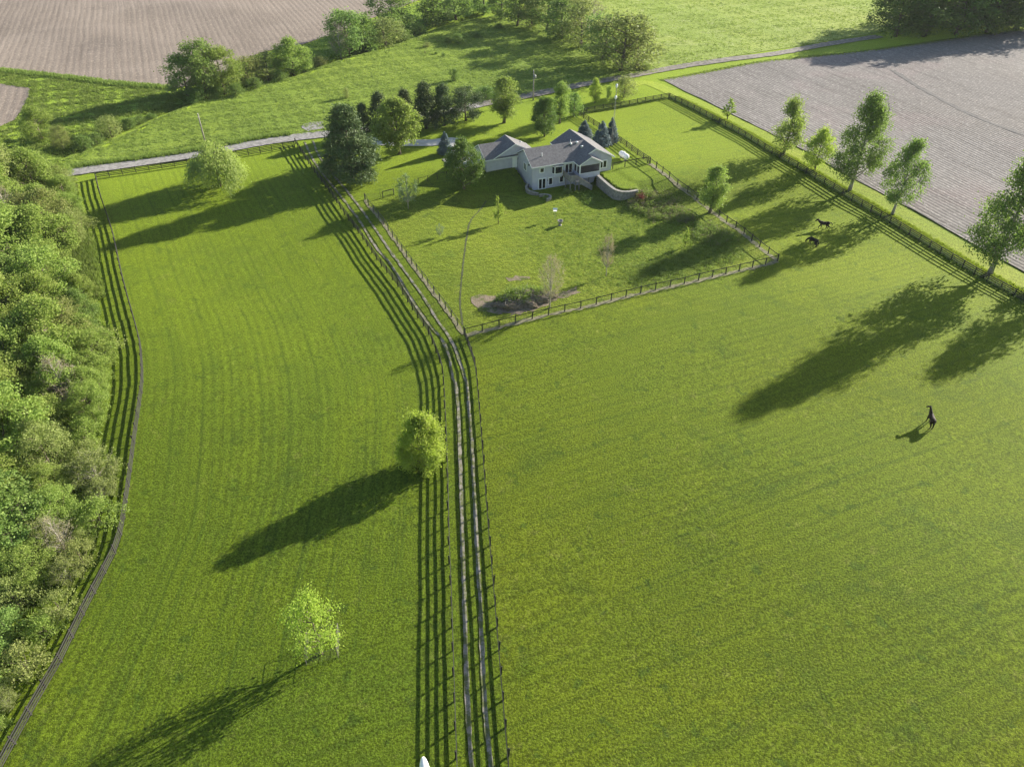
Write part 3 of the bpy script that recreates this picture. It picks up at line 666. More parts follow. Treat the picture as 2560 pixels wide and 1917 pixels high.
ORD = 'first second third fourth fifth sixth seventh eighth ninth tenth eleventh twelfth thirteenth fourteenth fifteenth sixteenth seventeenth eighteenth nineteenth twentieth'.split()
PROTO = {
 'maple':  (8, 3.6, broadleaf('maple', 8, 3.6, 1.1, 'round', 20, 18, 52, .22, L_dark, 1, sub_r=.09)),
 'maple_light': (8, 3.2, broadleaf('maple_light', 8, 3.2, 1.3, 'oval', 20, 18, 46, .24, L_fresh, 2, sub_r=.09)),
 'column': (9, 2.2, broadleaf('column', 9, 2.2, 1.0, 'column', 18, 14, 46, .22, L_fresh, 3, lobe_r=.5, sub_r=.15)),
 'cotton': (13, 4.2, broadleaf('cotton', 13, 4.2, 1.8, 'spire', 24, 16, 44, .26, L_mid, 4, lobe_r=.36, sub_r=.13, bark=m_paleb)),
 'cotton2': (10, 3.6, broadleaf('cotton2', 10, 3.6, 1.5, 'spire', 18, 14, 36, .25, L_mid, 5, lobe_r=.36, sub_r=.12, bark=m_paleb)),
 'spread': (11, 4.8, broadleaf('spread', 11, 4.8, 2.6, 'round', 18, 15, 32, .30, L_mid, 6, lobe_r=.36, sub_r=.11, bark=m_paleb)),
 'yellow': (7, 3.0, broadleaf('yellow', 7, 3.0, .9, 'oval', 14, 14, 34, .25, L_yellow, 7, sub_r=.14)),
 'birch': (9, 2.7, broadleaf('birch', 9, 2.7, .7, 'spire', 17, 13, 36, .24, L_fresh, 8, lobe_r=.45, sub_r=.16)),
 'wood_a': (11, 4.4, broadleaf('wood_a', 11, 4.4, 1.0, 'round', 20, 18, 40, .25, L_fresh, 9, lobe_r=.36, sub_r=.085)),
 'wood_b': (10, 4.2, broadleaf('wood_b', 10, 4.2, .8, 'oval', 20, 18, 40, .24, L_fresh, 10, lobe_r=.35, sub_r=.085)),
 'wood_c': (9, 4.0, broadleaf('wood_c', 9, 4.0, .6, 'round', 18, 18, 36, .22, L_olive, 11, lobe_r=.36, sub_r=.09)),
 'wood_d': (12, 4.0, broadleaf('wood_d', 12, 4.0, .8, 'spire', 20, 18, 40, .25, L_mid, 12, lobe_r=.38, sub_r=.09)),
 'far_a': (12, 5.0, broadleaf('far_a', 12, 5.0, .8, 'round', 16, 13, 26, .42, L_far, 13, lobe_r=.38, sub_r=.12)),
 'far_b': (12, 4.2, broadleaf('far_b', 12, 4.2, .6, 'oval', 16, 12, 26, .40, L_mid, 14, lobe_r=.38, sub_r=.13)),
 'far_c': (12, 4.6, broadleaf('far_c', 12, 4.6, .8, 'round', 15, 12, 20, .38, L_olive, 15, lobe_r=.38, sub_r=.13)),
 'far_d': (13, 5.5, broadleaf('far_d', 13, 5.5, .4, 'round', 18, 13, 28, .45, L_dark, 16, lobe_r=.38, sub_r=.12)),
 'pine': (12, 4.6, broadleaf('pine', 12, 4.6, .3, 'pine', 44, 15, 40, .40, L_pine, 17, lobe_r=.30, sub_r=.085, aspect=.35)),
 'pine2': (9, 2.8, broadleaf('pine2', 9, 2.8, .3, 'pine', 24, 13, 30, .36, L_pine, 18, lobe_r=.38, sub_r=.11, aspect=.38)),
 'pine3': (8, 3.4, broadleaf('pine3', 8, 3.4, .5, 'round', 18, 14, 34, .32, L_pine, 19, lobe_r=.38, sub_r=.12, aspect=.4)),
 'spruce': (5, 1.6, conifer('spruce', 5, 1.6, .1, L_spruce, 20, 22, 13, 60, .26, .80, .05, .10, .34)),
 'willow': (8, 5.5, strands('willow', 8, 5.5, L_willow, 21, 520, 28, .40)),
 'willow_bush': (5.2, 2.5, broadleaf('willow_bush', 5.2, 2.5, .05, 'oval', 28, 16, 46, .22, L_yellow, 22, lobe_r=.34, sub_r=.11, aspect=.45)),
 'caged': (5, 2.6, broadleaf('caged', 5, 2.6, 1.1, 'oval', 14, 10, 22, .17, L_yellow, 23, bark=m_bark, lobe_r=.34, sub_r=.13, openness=.6)),
 'sap_bud': (6, 2.0, twiggy('sap_bud', 6, 2.0, 1.8, L_bud, 24, 16, .11, m_paleb, 46)),
 'sap_green': (5, 1.0, twiggy('sap_green', 5, 1.0, 1.0, L_yellow, 25, 22, .16, m_bark, 30)),
 'sap_pale': (4, 1.6, twiggy('sap_pale', 4, 1.6, 1.0, L_pale, 26, 16, .13, m_paleb, 34, 'round')),
 'bare': (10, 2.6, twiggy('bare', 10, 2.6, 2, L_bud, 27, 7, .16, m_paleb, 70)),
 'scrub_a': (4, 2.6, broadleaf('scrub_a', 4, 2.6, .2, 'oval', 12, 9, 24, .20, L_olive, 41, lobe_r=.34, sub_r=.14, openness=.4)),
 'scrub_b': (4, 2.6, broadleaf('scrub_b', 4, 2.6, .2, 'spire', 12, 9, 26, .21, L_fresh, 42, lobe_r=.36, sub_r=.15, openness=.4)),
 'scrub_c': (4, 2.4, twiggy('scrub_c', 4, 2.4, .3, L_olive, 43, 26, .15, m_paleb, 60, 'round')),
 'bush': (3, 1.8, broadleaf('bush', 3, 1.8, .1, 'round', 11, 10, 28, .20, L_fresh, 28, lobe_r=.5, sub_r=.17)),
 'bush_dark': (3, 1.8, broadleaf('bush_dark', 3, 1.8, .1, 'round', 11, 10, 26, .20, L_mid, 29, lobe_r=.5, sub_r=.17)),
 'bush_red': (3, 1.8, broadleaf('bush_red', 3, 1.8, .1, 'round', 8, 8, 18, .18, L_red, 31, lobe_r=.5, sub_r=.17)),
 'bush_olive': (3, 1.8, broadleaf('bush_olive', 3, 1.8, .1, 'round', 11, 10, 22, .18, L_olive, 30, lobe_r=.5, sub_r=.17)),
}
def tree_at(proto, x, y, H, Rad, label, cat='tree', group=None, name='tree', rz=None):
    h0, r0, (tm, cm) = PROTO[proto]; z = tz(x, y)
    root = empty(name, (x, y, z-.05), label, cat, group)
    rz = random.uniform(0, 6.28) if rz is None else rz
    for nm, me in (('trunk', tm), ('crown', cm)):
        o = link(nm, me, root); o.rotation_euler = (0, 0, rz); o.scale = (Rad/r0, Rad/r0, H/h0)
    return root
def tree(proto, bx, by, top, wpx, label, cat='tree', group=None, name='broadleaf_tree', rz=None):
    x, y, z = G(bx, by); d = depth_of(x, y, z+2); Rad = wpx/2*d/FPX; ht = height_to(x, y, z, top)
    th = math.atan2(CAMH-z, math.hypot(x, y)); H = ht
    for _ in range(20):      # the crown's rounded shoulder, not its tip, makes the top of the outline when seen from above
        a_ = .43*H; e = .57*H*math.cos(th)+math.sqrt((a_*math.cos(th))**2+(Rad*.8*math.sin(th))**2); H += .6*(ht*math.cos(th)-e)
    return tree_at(proto, x, y, max(.6, H), Rad, label, cat, group, name, rz)

# trees along the planted field on the right
tree('sap_green', 1818, 299, 249, 34, 'small thin young tree on the verge nearest the far corner of the paddock')
tree('birch', 1958, 387, 247, 80, 'tall oval light green tree, first large tree on the field verge behind the fence')
tree('yellow', 2036, 427, 322, 74, 'low bright yellow-green tree between two taller trees on the field verge')
tree('cotton', 2124, 477, 238, 120, 'tallest tree on the field verge, with forked dark green top')
tree('cotton2', 2230, 537, 350, 104, 'open tapering tree beside the planted field, nearer than the forked tallest one')
tree('cotton', 2474, 684, 385, 165, 'broad spreading tree with pale trunk near the right edge of the picture')
tree('cotton2', 2700, 700, 480, 150, 'tall tree cut off by the right edge of the picture', rz=2.0)
# yard and house
tree('column', 1773, 533, 414, 66, 'slim light green tree inside the right-hand yard fence')
tree('maple', 1160, 472, 350, 96, 'dense dark green round tree standing in front of the garage')
tree('maple_light', 999, 386, 245, 122, 'light green sunlit maple between the driveway and the dark pines')
tree('column', 1260, 308, 192, 72, 'upright light green tree behind the house, left of the dark round one')
tree('maple', 1361, 342, 246, 74, 'dark round tree on the lawn right behind the house roof', rz=1.2)
tree('column', 1399, 309, 207, 44, 'narrow columnar tree beside the dark round tree behind the house', rz=2)
tree('bush_dark', 1434, 291, 236, 50, 'rounded bushy tree at the corner of the paddock fences', name='bushy_tree')
tree('yellow', 1487, 257, 199, 34, 'small upright tree by the dirt road, left of the big grey-green bush')
tree('bush', 1521, 247, 216, 14, 'tiny shrub between the small upright tree and the big bush by the dirt road', 'shrub', name='shrub')
tree('bush_olive', 1559, 244, 192, 58, 'big round grey-green bush beside the dirt road', 'shrub', name='shrub')
tree('spruce', 1114, 385, 328, 46, 'small blue spruce beside the driveway at the garage', name='spruce_tree')
tree('spruce', 1460, 345, 299, 48, 'leftmost and smallest of three blue spruces behind the house roof', name='spruce_tree', rz=1)
tree('spruce', 1503, 364, 301, 56, 'widest of three blue spruces behind the house roof', name='spruce_tree', rz=2)
tree('spruce', 1527, 355, 293, 44, 'rearmost of three blue spruces, at the foot of the mast', name='spruce_tree', rz=3)
# pines
tree('pine', 880, 450, 264, 165, 'biggest dark pine, standing beside the lane near the road', name='pine_tree', rz=.4)
PG = 'dark pines behind the driveway'
tree('pine2', 913, 336, 258, 54, 'small dark pine seen just right of the biggest pine', 'tree', PG, 'pine_tree')
tree('pine2', 955, 332, 230, 72, 'dark pine directly left of the light green maple top', 'tree', PG, 'pine_tree')
tree('pine2', 1015, 318, 222, 64, 'pine half hidden behind the light green maple', 'tree', PG, 'pine_tree')
tree('pine2', 1066, 322, 204, 82, 'tallest pine right of the light green maple', 'tree', PG, 'pine_tree')
tree('pine2', 1112, 314, 210, 76, 'middle pine of the clump right of the light green maple', 'tree', PG, 'pine_tree')
tree('pine3', 1165, 302, 220, 88, 'round-topped pine at the right end of the pine clump', 'tree', PG, 'pine_tree')
# pasture trees
tree('willow', 551, 466, 352, 150, 'weeping willow in the corner of the left pasture by the road', name='willow_tree')
tree('willow_bush', 1058, 1166, 1030, 128, 'bright yellow-green bushy tree beside the lane fence in the left pasture', name='bushy_tree')
tree('caged', 803, 1634, 1474, 150, 'sparse young tree with pale branches inside a wire cage')
# yard saplings
tree('sap_bud', 1374, 771, 634, 72, 'thin tree with pinkish-brown buds beside the brush mound', name='sapling')
tree('sap_bud', 1515, 690, 584, 44, 'slender brownish budding tree in the middle of the weedy yard', name='sapling', rz=2)
tree('sap_green', 1712, 618, 572, 17, 'tiny sapling with yellow tip in the weeds near the right fence', name='sapling')
tree('sap_green', 1246, 560, 494, 26, 'thin leafy sapling on the lawn in front of the walkout', name='sapling')
tree('sap_pale', 1100, 592, 560, 22, 'faint pale sapling on the lawn left of the worn path', name='sapling')
tree('sap_pale', 1021, 522, 438, 58, 'pale sparse young tree near the wooden gate frame', name='sapling')

# creek line trees (upper left)
CG = 'trees along the creek'
for k, (p, bx, by, top, wp, lab) in enumerate([
    ('far_b', 470, 240, 138, 92, 'dark green tree at the left end of the creek trees'),
    ('far_a', 515, 243, 106, 84, 'tallest tree of the left clump of creek trees'),
    ('wood_a', 562, 236, 120, 96, 'sunlit tree at the right side of the left creek clump'),
    ('far_c', 625, 214, 146, 70, 'low rounded willow-like tree right of the left creek clump'),
    ('far_c', 672, 203, 136, 84, 'second low rounded tree beside the bright double-topped creek tree'),
    ('wood_b', 736, 190, 98, 86, 'bright double-topped tree standing alone at the creek bend'),
    ('bare', 853, 148, 60, 52, 'bare grey leafless tree at the creek'),
    ('far_a', 876, 138, 30, 96, 'round light green tree behind the bare grey tree'),
    ('far_b', 915, 130, 40, 76, 'dark tree right beside the round light green creek tree'),
    ('far_c', 965, 118, 50, 90, 'olive tree right of the dark creek tree'),
    ('far_a', 990, 82, -22, 112, 'big tree reaching past the top edge above the olive creek tree'),
    ('far_b', 1085, 64, -25, 84, 'creek tree at the top edge, left one of a pair'),
    ('far_a', 1140, 50, -30, 84, 'creek tree at the top edge, right one of a pair'),
    ('far_b', 1210, 36, -40, 70, 'dark far creek tree just left of the big grove'),
    ('far_b', 1255, 48, -45, 74, 'dark tree with bright gap beneath at the left end of the grove')]):
    tree(p, bx, by, top-4, wp*1.2, lab, 'tree', CG)
GG = 'trees of the grove beyond the house'
for p, bx, by, top, wp, lab in [
    ('far_a', 1293, 66, -30, 72, 'slim pale grove tree left of the others at the meadow edge'),
    ('far_c', 1330, 68, -26, 74, 'slim pale tree second from the left in the grove front'),
    ('far_a', 1368, 78, -22, 76, 'slim pale tree third from the left in the grove front'),
    ('far_b', 1405, 98, -4, 84, 'dark grove tree left of the brownish one'),
    ('far_c', 1452, 118, 2, 92, 'brownish olive tree in the middle of the grove'),
    ('bare', 1478, 92, 8, 80, 'greyish half-bare tree at the back of the grove'),
    ('far_a', 1505, 150, 42, 104, 'dark olive tree near the right end of the grove'),
    ('far_c', 1552, 178, 40, 130, 'broadest olive tree at the right front of the grove'),
    ('far_c', 1592, 172, 62, 96, 'last rounded tree at the right end of the grove')]:
    tree(p, bx, by, top-6, wp*1.38, lab, 'tree', GG)
TG = 'trees of the dark wood at the top right'
for k, (bx, by, top, wp) in enumerate([(2238, 88, -40, 120), (2310, 88, -70, 130), (2390, 84, -75, 130), (2465, 78, -80, 130), (2540, 70, -85, 135), (2620, 62, -90, 140),
                                       (2275, 58, -85, 130), (2350, 52, -90, 130), (2430, 48, -95, 130), (2510, 42, -95, 130)]):
    tree(('far_d', 'far_b')[k % 3 == 1], bx, by+4, top, wp*1.25, ('dark leafy front tree of the top right wood, %s from its left end' % ORD[k]) if k < 6 else ('dark leafy rear tree of the top right wood, %s from its left end' % ORD[k-6]), 'tree', TG)
# shrubs on the meadow
MG = 'shrubs scattered on the meadow'
for p, bx, by, top, wp, lab in [
    ('bush_dark', 1137, 203, 174, 26, 'lone round shrub on the sunlit meadow beyond the pines'),
    ('bush_olive', 867, 247, 221, 18, 'small grey shrub alone on the meadow left of the pines'),
    ('bush_olive', 1069, 119, 106, 22, 'brownish low shrub at the edge of the grove shadow'),
    ('bush_dark', 1122, 108, 92, 26, 'low dark bush left of the dense bush clump on the meadow'),
    ('bush_dark', 1146, 110, 86, 34, 'largest bush of the dark clump on the meadow'),
    ('bush_dark', 1192, 94, 82, 28, 'dark bush right of the clump on the meadow'),
    ('bush_dark', 1247, 72, 60, 26, 'shrub below the left end of the grove'),
    ('bush_olive', 1063, 134, 129, 8, 'tiny tuft-like shrub below the brownish shrub'),
    ('bush_dark', 1090, 137, 130, 10, 'tiny dark shrub, left of two on the meadow'),
    ('bush_dark', 1109, 142, 134, 11, 'tiny dark shrub, right of two on the meadow'),
    ('bush', 1610, 174, 160, 40, 'low leafy bush at the foot of the grove by the dirt road'),
    ('bush_dark', 1215, 246, 218, 60, 'dark hedge-like bush on the roadside behind the pines')]:
    tree(p, bx, by, top, wp, lab, 'shrub', MG, 'shrub')
SG = 'shrubs along the ditch'
for k, (p, bx, by, top, wp) in enumerate(sorted([('bush_olive', 280, 345, 293, 58), ('bush_dark', 325, 322, 296, 44), ('bush_dark', 352, 310, 290, 34), ('bush_dark', 215, 378, 340, 52), ('bush_dark', 380, 300, 284, 30),
                           ('bush_dark', 245, 366, 335, 44), ('bush_dark', 700, 205, 178, 44), ('bush_olive', 800, 170, 142, 44), ('bush_dark', 770, 180, 160, 36), ('bush_dark', 1010, 105, 78, 44),
                           ('bush_dark', 590, 240, 212, 46), ('bush_dark', 540, 250, 218, 48), ('bush_dark', 640, 222, 196, 40), ('bush_dark', 495, 262, 226, 50), ('bush_dark', 930, 130, 104, 40), ('bush_dark', 1050, 90, 64, 40)], key=lambda q: q[1])):
    tree(p, bx, by, top, wp, 'low leafy shrub on the ditch bank beyond the road, %s from the left' % ORD[k], 'shrub', SG, 'shrub')

# the wood along the left edge
WG = 'trees of the wood along the left edge'
wood = [('wood_a', -6, 300, 9, 4.2), ('wood_c', 100, 330, 5.5, 3.2)]
woodlist = []
Wp = resample(gW, 1.0); Wn = normals2(Wp)        # normal pointing away from the pasture?
side = -1 if (Wp[40]+Wn[40]*10)[0] > Wp[40][0] else 1
rd = random.Random(5)
fr_i = lambda f: int(min(f, .999)*(len(Wp)-1))
for row, (d0, d1, step, h0, h1) in enumerate([(5.6, 2.6, 4.1, 3.8, 7.4), (9.8, 6.5, 5.2, 6.0, 11.0), (15, 11.5, 6.2, 8.0, 13.5), (22, 19, 7.0, 10, 13), (30, 27, 7.5, 10, 13), (38, 35, 8.5, 10, 13)]):
    s = rd.uniform(0, 3)
    while s < len(Wp)-1:
        k = int(s); f = k/len(Wp); low = float(sm(.55, .8, f))
        p = Wp[k]+side*Wn[k]*(d0+(d1-d0)*low+rd.uniform(-.8, .8)); h = rd.uniform(h0, h1)
        if row == 0: h *= 1-.55*low
        elif row == 1: h *= 1-.45*low
        else: h *= 1-.25*low
        if row == 0 and f < .12: h *= .8
        gap = row == 0 and (.22 < f < .36) or row == 1 and (.25 < f < .32)
        if not gap: woodlist.append((p[0], p[1], h, f, row))
        s += step*rd.uniform(.85, 1.2)*(1-.3*low if row < 2 else 1)
def ordinal(k): return ORD[k] if k < 20 else ('twenty-' if k < 30 else 'thirty-')+ORD[k % 10] if k % 10 != 9 else ('thirtieth' if k == 29 else 'fortieth')
ROWN = ['front-row', 'second-row', 'third-row', 'fourth-row', 'fifth-row', 'rearmost']
KIND = {'wood_a': 'fresh green', 'wood_b': 'light green', 'wood_c': 'olive', 'wood_d': 'darker green', 'scrub_a': 'low olive', 'scrub_b': 'low fresh green', 'scrub_c': 'low twiggy'}
cnt = {}
for x, y, h, f, row in woodlist:
    kind = rd.choice(['wood_a', 'wood_a', 'wood_b', 'wood_c', 'wood_d', 'wood_b']); Rd = h*rd.uniform(.40, .56) if h > 5 else h*rd.uniform(.5, .65)
    if h < 4.6: kind = rd.choice(['scrub_a', 'scrub_b', 'scrub_c', 'scrub_a']); Rd *= rd.uniform(.9, 1.35)
    dpt = depth_of(x, y, h*.7); pxr = 1280+FPX*(x+Rd*1.1)/dpt; pyt = 958.5-FPX*(y*math.sin(PITCH)+(h-CAMH)*math.cos(PITCH))/dpt
    if pxr < -15 or pyt > 1960: continue
    k = cnt.get(row, 0); cnt[row] = k+1
    tree_at(kind, x, y, h, Rd, '%s leafy %s tree of the left wood, %s from the road corner' % (KIND[kind], ROWN[row], ordinal(k)), 'tree', WG, 'broadleaf_tree')
for x_, y_, h_, lab in [(Wp[fr_i(.60)]+side*Wn[fr_i(.60)]*8.0, 0, 8.5, 'bare grey tree poking out of the left wood, halfway down'), (Wp[fr_i(.80)]+side*Wn[fr_i(.80)]*5.0, 0, 5.5, 'bare grey tree poking out of the left wood near the bottom'),
                        (Wp[fr_i(.17)]+side*Wn[fr_i(.17)]*14.0, 0, 10.5, 'bare grey tree in the left wood near the road corner')]:
    tree_at('bare', x_[0], x_[1], h_, h_*.3, lab, 'tree', WG, 'bare_tree')
# trees between wood and road corner
for p, bx, by, top, wp, lab in [('wood_b', 108, 352, 268, 96, 'light yellow-green small tree at the upper end of the left wood'),
                                ('wood_c', 160, 372, 316, 50, 'small rounded olive tree where the left wood meets the ditch')]:
    tree(p, bx, by, top, wp, lab)

# ------------------------------------------------------------------ the house
def siding_mat(name, col):
    m, nt, b, out = newmat(name)
    co = N(nt, 'TexCoord').outputs['Object']; z = N(nt, 'SeparateXYZ', {0: co}).outputs[2]
    fr = math_(nt, 'FRACT', math_(nt, 'MULTIPLY', z, 1/.18))
    n = noise(nt, co, 1.2, 4, .6); f = ramp(nt, n, .3, .7, .93, 1.05)
    f2 = math_(nt, 'MULTIPLY', f, ramp(nt, fr, .0, .12, .80, 1.0))
    nt.links.new(mixc(nt, 1.0, col, N(nt, 'CombineColor', {0: f2, 1: f2, 2: f2}).outputs[0], 'MULTIPLY'), b.inputs['Base Color'])
    bp = N(nt, 'Bump', {'Height': fr, 'Strength': .5, 'Distance': .02}); nt.links.new(bp.outputs[0], b.inputs['Normal'])
    b.inputs['Roughness'].default_value = .6; b.inputs['Specular IOR Level'].default_value = .25
    return m
def shingle_mat(name, col):
    m, nt, b, out = newmat(name)
    co = N(nt, 'TexCoord').outputs['Object']
    bk = N(nt, 'TexBrick', {'Vector': rot_co(nt, co, 0, 1, 1), 'Scale': 1.0, 'Mortar Size': .012, 'Brick Width': .34, 'Row Height': .14, 'Color1': (.85, .85, .85, 1), 'Color2': (1.12, 1.12, 1.12, 1), 'Mortar': (.6, .6, .6, 1)})
    n = noise(nt, co, 2.2, 5, .7); f = ramp(nt, n, .3, .7, .78, 1.2)
    c = mixc(nt, 1.0, col, bk.outputs[0], 'MULTIPLY'); c = mixc(nt, 1.0, c, N(nt, 'CombineColor', {0: f, 1: f, 2: f}).outputs[0], 'MULTIPLY')
    nt.links.new(c, b.inputs['Base Color']); b.inputs['Roughness'].default_value = .9; b.inputs['Specular IOR Level'].default_value = .2
    return m
m_siding = siding_mat('lap_siding', (.49, .485, .56)); m_trim = plain('white_trim', (.78, .78, .76), .5, .04, 2)
m_shingle = shingle_mat('asphalt_shingles', (.175, .168, .17)); m_deck = plain('deck_boards', (.24, .225, .21), .8, .25, 1.5, .005, stretch=(1, 8))
m_found = plain('foundation', (.36, .35, .33), .9, .2, 2)
def glass_mat():
    m, nt, b, out = newmat('window_glass'); b.inputs['Base Color'].default_value = (.012, .016, .02, 1); b.inputs['Roughness'].default_value = .06
    b.inputs['Specular IOR Level'].default_value = .6; return m
m_glass = glass_mat()
def screen_mat():
    m, nt, b, out = newmat('insect_screen'); b.inputs['Base Color'].default_value = (.025, .025, .028, 1); b.inputs['Roughness'].default_value = .8
    t = N(nt, 'BsdfTransparent', {'Color': (1, 1, 1, 1)}); mx = N(nt, 'MixShader', {0: .42, 1: b.outputs[0], 2: t.outputs[0]})
    nt.links.new(mx.outputs[0], out.inputs[0]); return m
m_screen = screen_mat()

HZ = 0.0
house = empty('house', (HO[0], HO[1], 0), 'grey-sided house with grey shingle roof, screened porch and walkout lower floor', 'house', rz=HA)
EV, RV, RZ = 4.88, 3.81, 7.15                     # main eave height, ridge position and height
# walls (local u, v, z)
def gable_prism(u0, u1, v0, v1, z0, ze, zr, along):
    """closed wall block whose gable ends face along the given axis"""
    if along == 'u':      # ridge along u, gables at u0/u1
        vm = (v0+v1)/2; poly = [(u0, v0, z0), (u0, v1, z0), (u0, v1, ze), (u0, vm, zr), (u0, v0, ze)]; return MB().prism(poly, (u1-u0, 0, 0))
    um = (u0+u1)/2; poly = [(u0, v0, z0), (u1, v0, z0), (u1, v0, ze), (um, v0, zr), (u0, v0, ze)]
    return MB().prism(poly[::-1], (0, v1-v0, 0))
gable_prism(0, 12.5, 0, 7.62, -.3, EV-.1, RZ-.22, 'u').build('wall', m_siding, house)
gable_prism(9.06, 16.93, -1.0, 10.1, -.3, 4.78, 6.93, 'v').build('wall', m_siding, house)
GZ0 = 1.4
gable_prism(-6.8, -.6, 7.40, 14.15, GZ0, 4.55, 6.45, 'u').build('wall', m_siding, house)
gable_prism(-5.05, 3.7, 7.42, 12.3, GZ0, 4.75, 6.95, 'v').build('wall', m_siding, house)
# foundation strip along the garage front
MB().box(-6.84, 0, 7.36, 7.41, 1.2, 2.25).build('foundation', m_found, house)
# roof slabs: polygons (u,v,z) with thickness
def slab(name, polys, th=.13, mat=None, parent=house):
    mb = MB()
    for p in polys: mb.prism([Vector(q)-Vector((0, 0, th)) for q in p], (0, 0, th))
    return mb.build(name, mat or m_shingle, parent)
def gable_roof(u0, u1, v0, v1, ze, zr, along, name='roof'):
    if along == 'u':
        vm = (v0+v1)/2; A = [(u0, v0, ze), (u1, v0, ze), (u1, vm, zr), (u0, vm, zr)]; B = [(u0, vm, zr), (u1, vm, zr), (u1, v1, ze), (u0, v1, ze)]
        tr = [[(u, v0, ze), (u, vm, zr), (u, vm, zr-.2), (u, v0, ze-.2)] for u in (u0, u1)]+[[(u, vm, zr), (u, v1, ze), (u, v1, ze-.2), (u, vm, zr-.2)] for u in (u0, u1)]
        r = slab(name, [A, B]); mb = MB()
        for k, p in enumerate(tr): mb.prism(p, ((-.03 if k % 2 == 0 else .03), 0, 0))
        mb.box(u0, u1, v0-.05, v0-.002, ze-.2, ze-.02); mb.box(u0, u1, v1+.002, v1+.05, ze-.2, ze-.02)
    else:
        um = (u0+u1)/2; A = [(u0, v0, ze), (um, v0, zr), (um, v1, zr), (u0, v1, ze)]; B = [(um, v0, zr), (u1, v0, ze), (u1, v1, ze), (um, v1, zr)]
        r = slab(name, [A, B]); mb = MB()
        for vv, d in ((v0, -.03), (v1, .03)):
            mb.prism([(u0, vv, ze), (um, vv, zr), (um, vv, zr-.2), (u0, vv, ze-.2)], (0, d, 0)); mb.prism([(um, vv, zr), (u1, vv, ze), (u1, vv, ze-.2), (um, vv, zr-.2)], (0, d, 0))
        mb.box(u0-.05, u0-.002, v0, v1, ze-.2, ze-.02); mb.box(u1+.002, u1+.05, v0, v1, ze-.2, ze-.02)
    mb.build('fascia', m_trim, r); return r
main_roof = gable_roof(-.32, 12.94, -.42, 8.04, EV, RZ, 'u')
right_roof = gable_roof(8.62, 17.34, -1.42, 10.5, 4.92, 7.17, 'v')
gable_roof(-7.15, .0, 7.08, 14.5, 4.62, 6.60, 'u')
gable_roof(-5.4, 4.05, 7.04, 12.65, 4.70, 7.10, 'v')
# porch roof: its left slope runs on from the big roof
slab('porch_roof', [[(8.6, -2.98, 4.93), (11.27, -2.98, 6.305), (11.27, -1.2, 6.305), (8.6, -1.2, 4.93)], [(11.25, -2.98, 6.26), (13.88, -2.98, 4.90), (13.88, -1.02, 4.90), (11.25, -1.02, 6.26)]])
mbp = MB()
for p in ([(8.62, -2.98, 4.90), (11.25, -2.98, 6.26), (11.25, -2.98, 6.06), (8.62, -2.98, 4.70)], [(11.25, -2.98, 6.26), (13.88, -2.98, 4.90), (13.88, -2.98, 4.70), (11.25, -2.98, 6.06)]): mbp.prism(p, (0, -.03, 0))
mbp.box(8.57, 8.617, -2.98, -1.42, 4.7, 4.88); mbp.box(13.883, 13.93, -2.98, -1.05, 4.7, 4.88)
mbp.build('porch_fascia', m_trim, house)
# porch gable, knee wall, posts, screens, floor
MB().prism([(8.98, -2.66, 4.62), (13.52, -2.66, 4.62), (13.52, -2.66, 4.78), (11.25, -2.66, 6.02), (8.98, -2.66, 4.78)], (0, .1, 0)).build('porch_gable', m_siding, house)
MB().box(9.0, 13.5, -2.64, -2.54, 1.98, 2.95).box(9.0, 9.1, -2.54, -.02, 1.98, 2.95).box(13.4, 13.5, -2.54, -1.02, 1.98, 2.95).build('porch_wall', m_siding, house)
MB().box(9.1, 13.4, -2.54, -1.0, 2.2, 2.32).build('porch_floor', m_deck, house)
for u, v in ((9.04, -2.60), (13.46, -2.60), (9.04, -1.35), (9.04, -.1)):
    MB().box(u-.10, u+.10, v-.10, v+.10, 2.951, 4.70).build('porch_post', m_trim, house)
MB().box(9.14, 13.36, -2.62, -2.56, 2.951, 3.04).box(9.14, 13.36, -2.62, -2.56, 4.56, 4.62).build('screen_rail', m_trim, house)
for u0, u1 in ((9.14, 10.5), (10.56, 11.94), (12.0, 13.36)):
    MB().box(u0, u1, -2.595, -2.59, 3.04, 4.56).build('screen', m_screen, house)
for u in (10.53, 11.97): MB().box(u-.03, u+.03, -2.62, -2.56, 3.04, 4.56).build('screen_mullion', m_dark, house)
MB().box(9.035, 9.045, -2.5, -1.45, 2.951, 4.6).build('screen', m_screen, house)
MB().box(9.035, 9.045, -1.25, -.2, 2.951, 4.6).build('screen', m_screen, house)
for u in (9.06, 11.2, 13.44): MB().box(u-.09, u+.09, -2.62, -2.44, -.1, 1.98).build('porch_pier', m_deck, house)
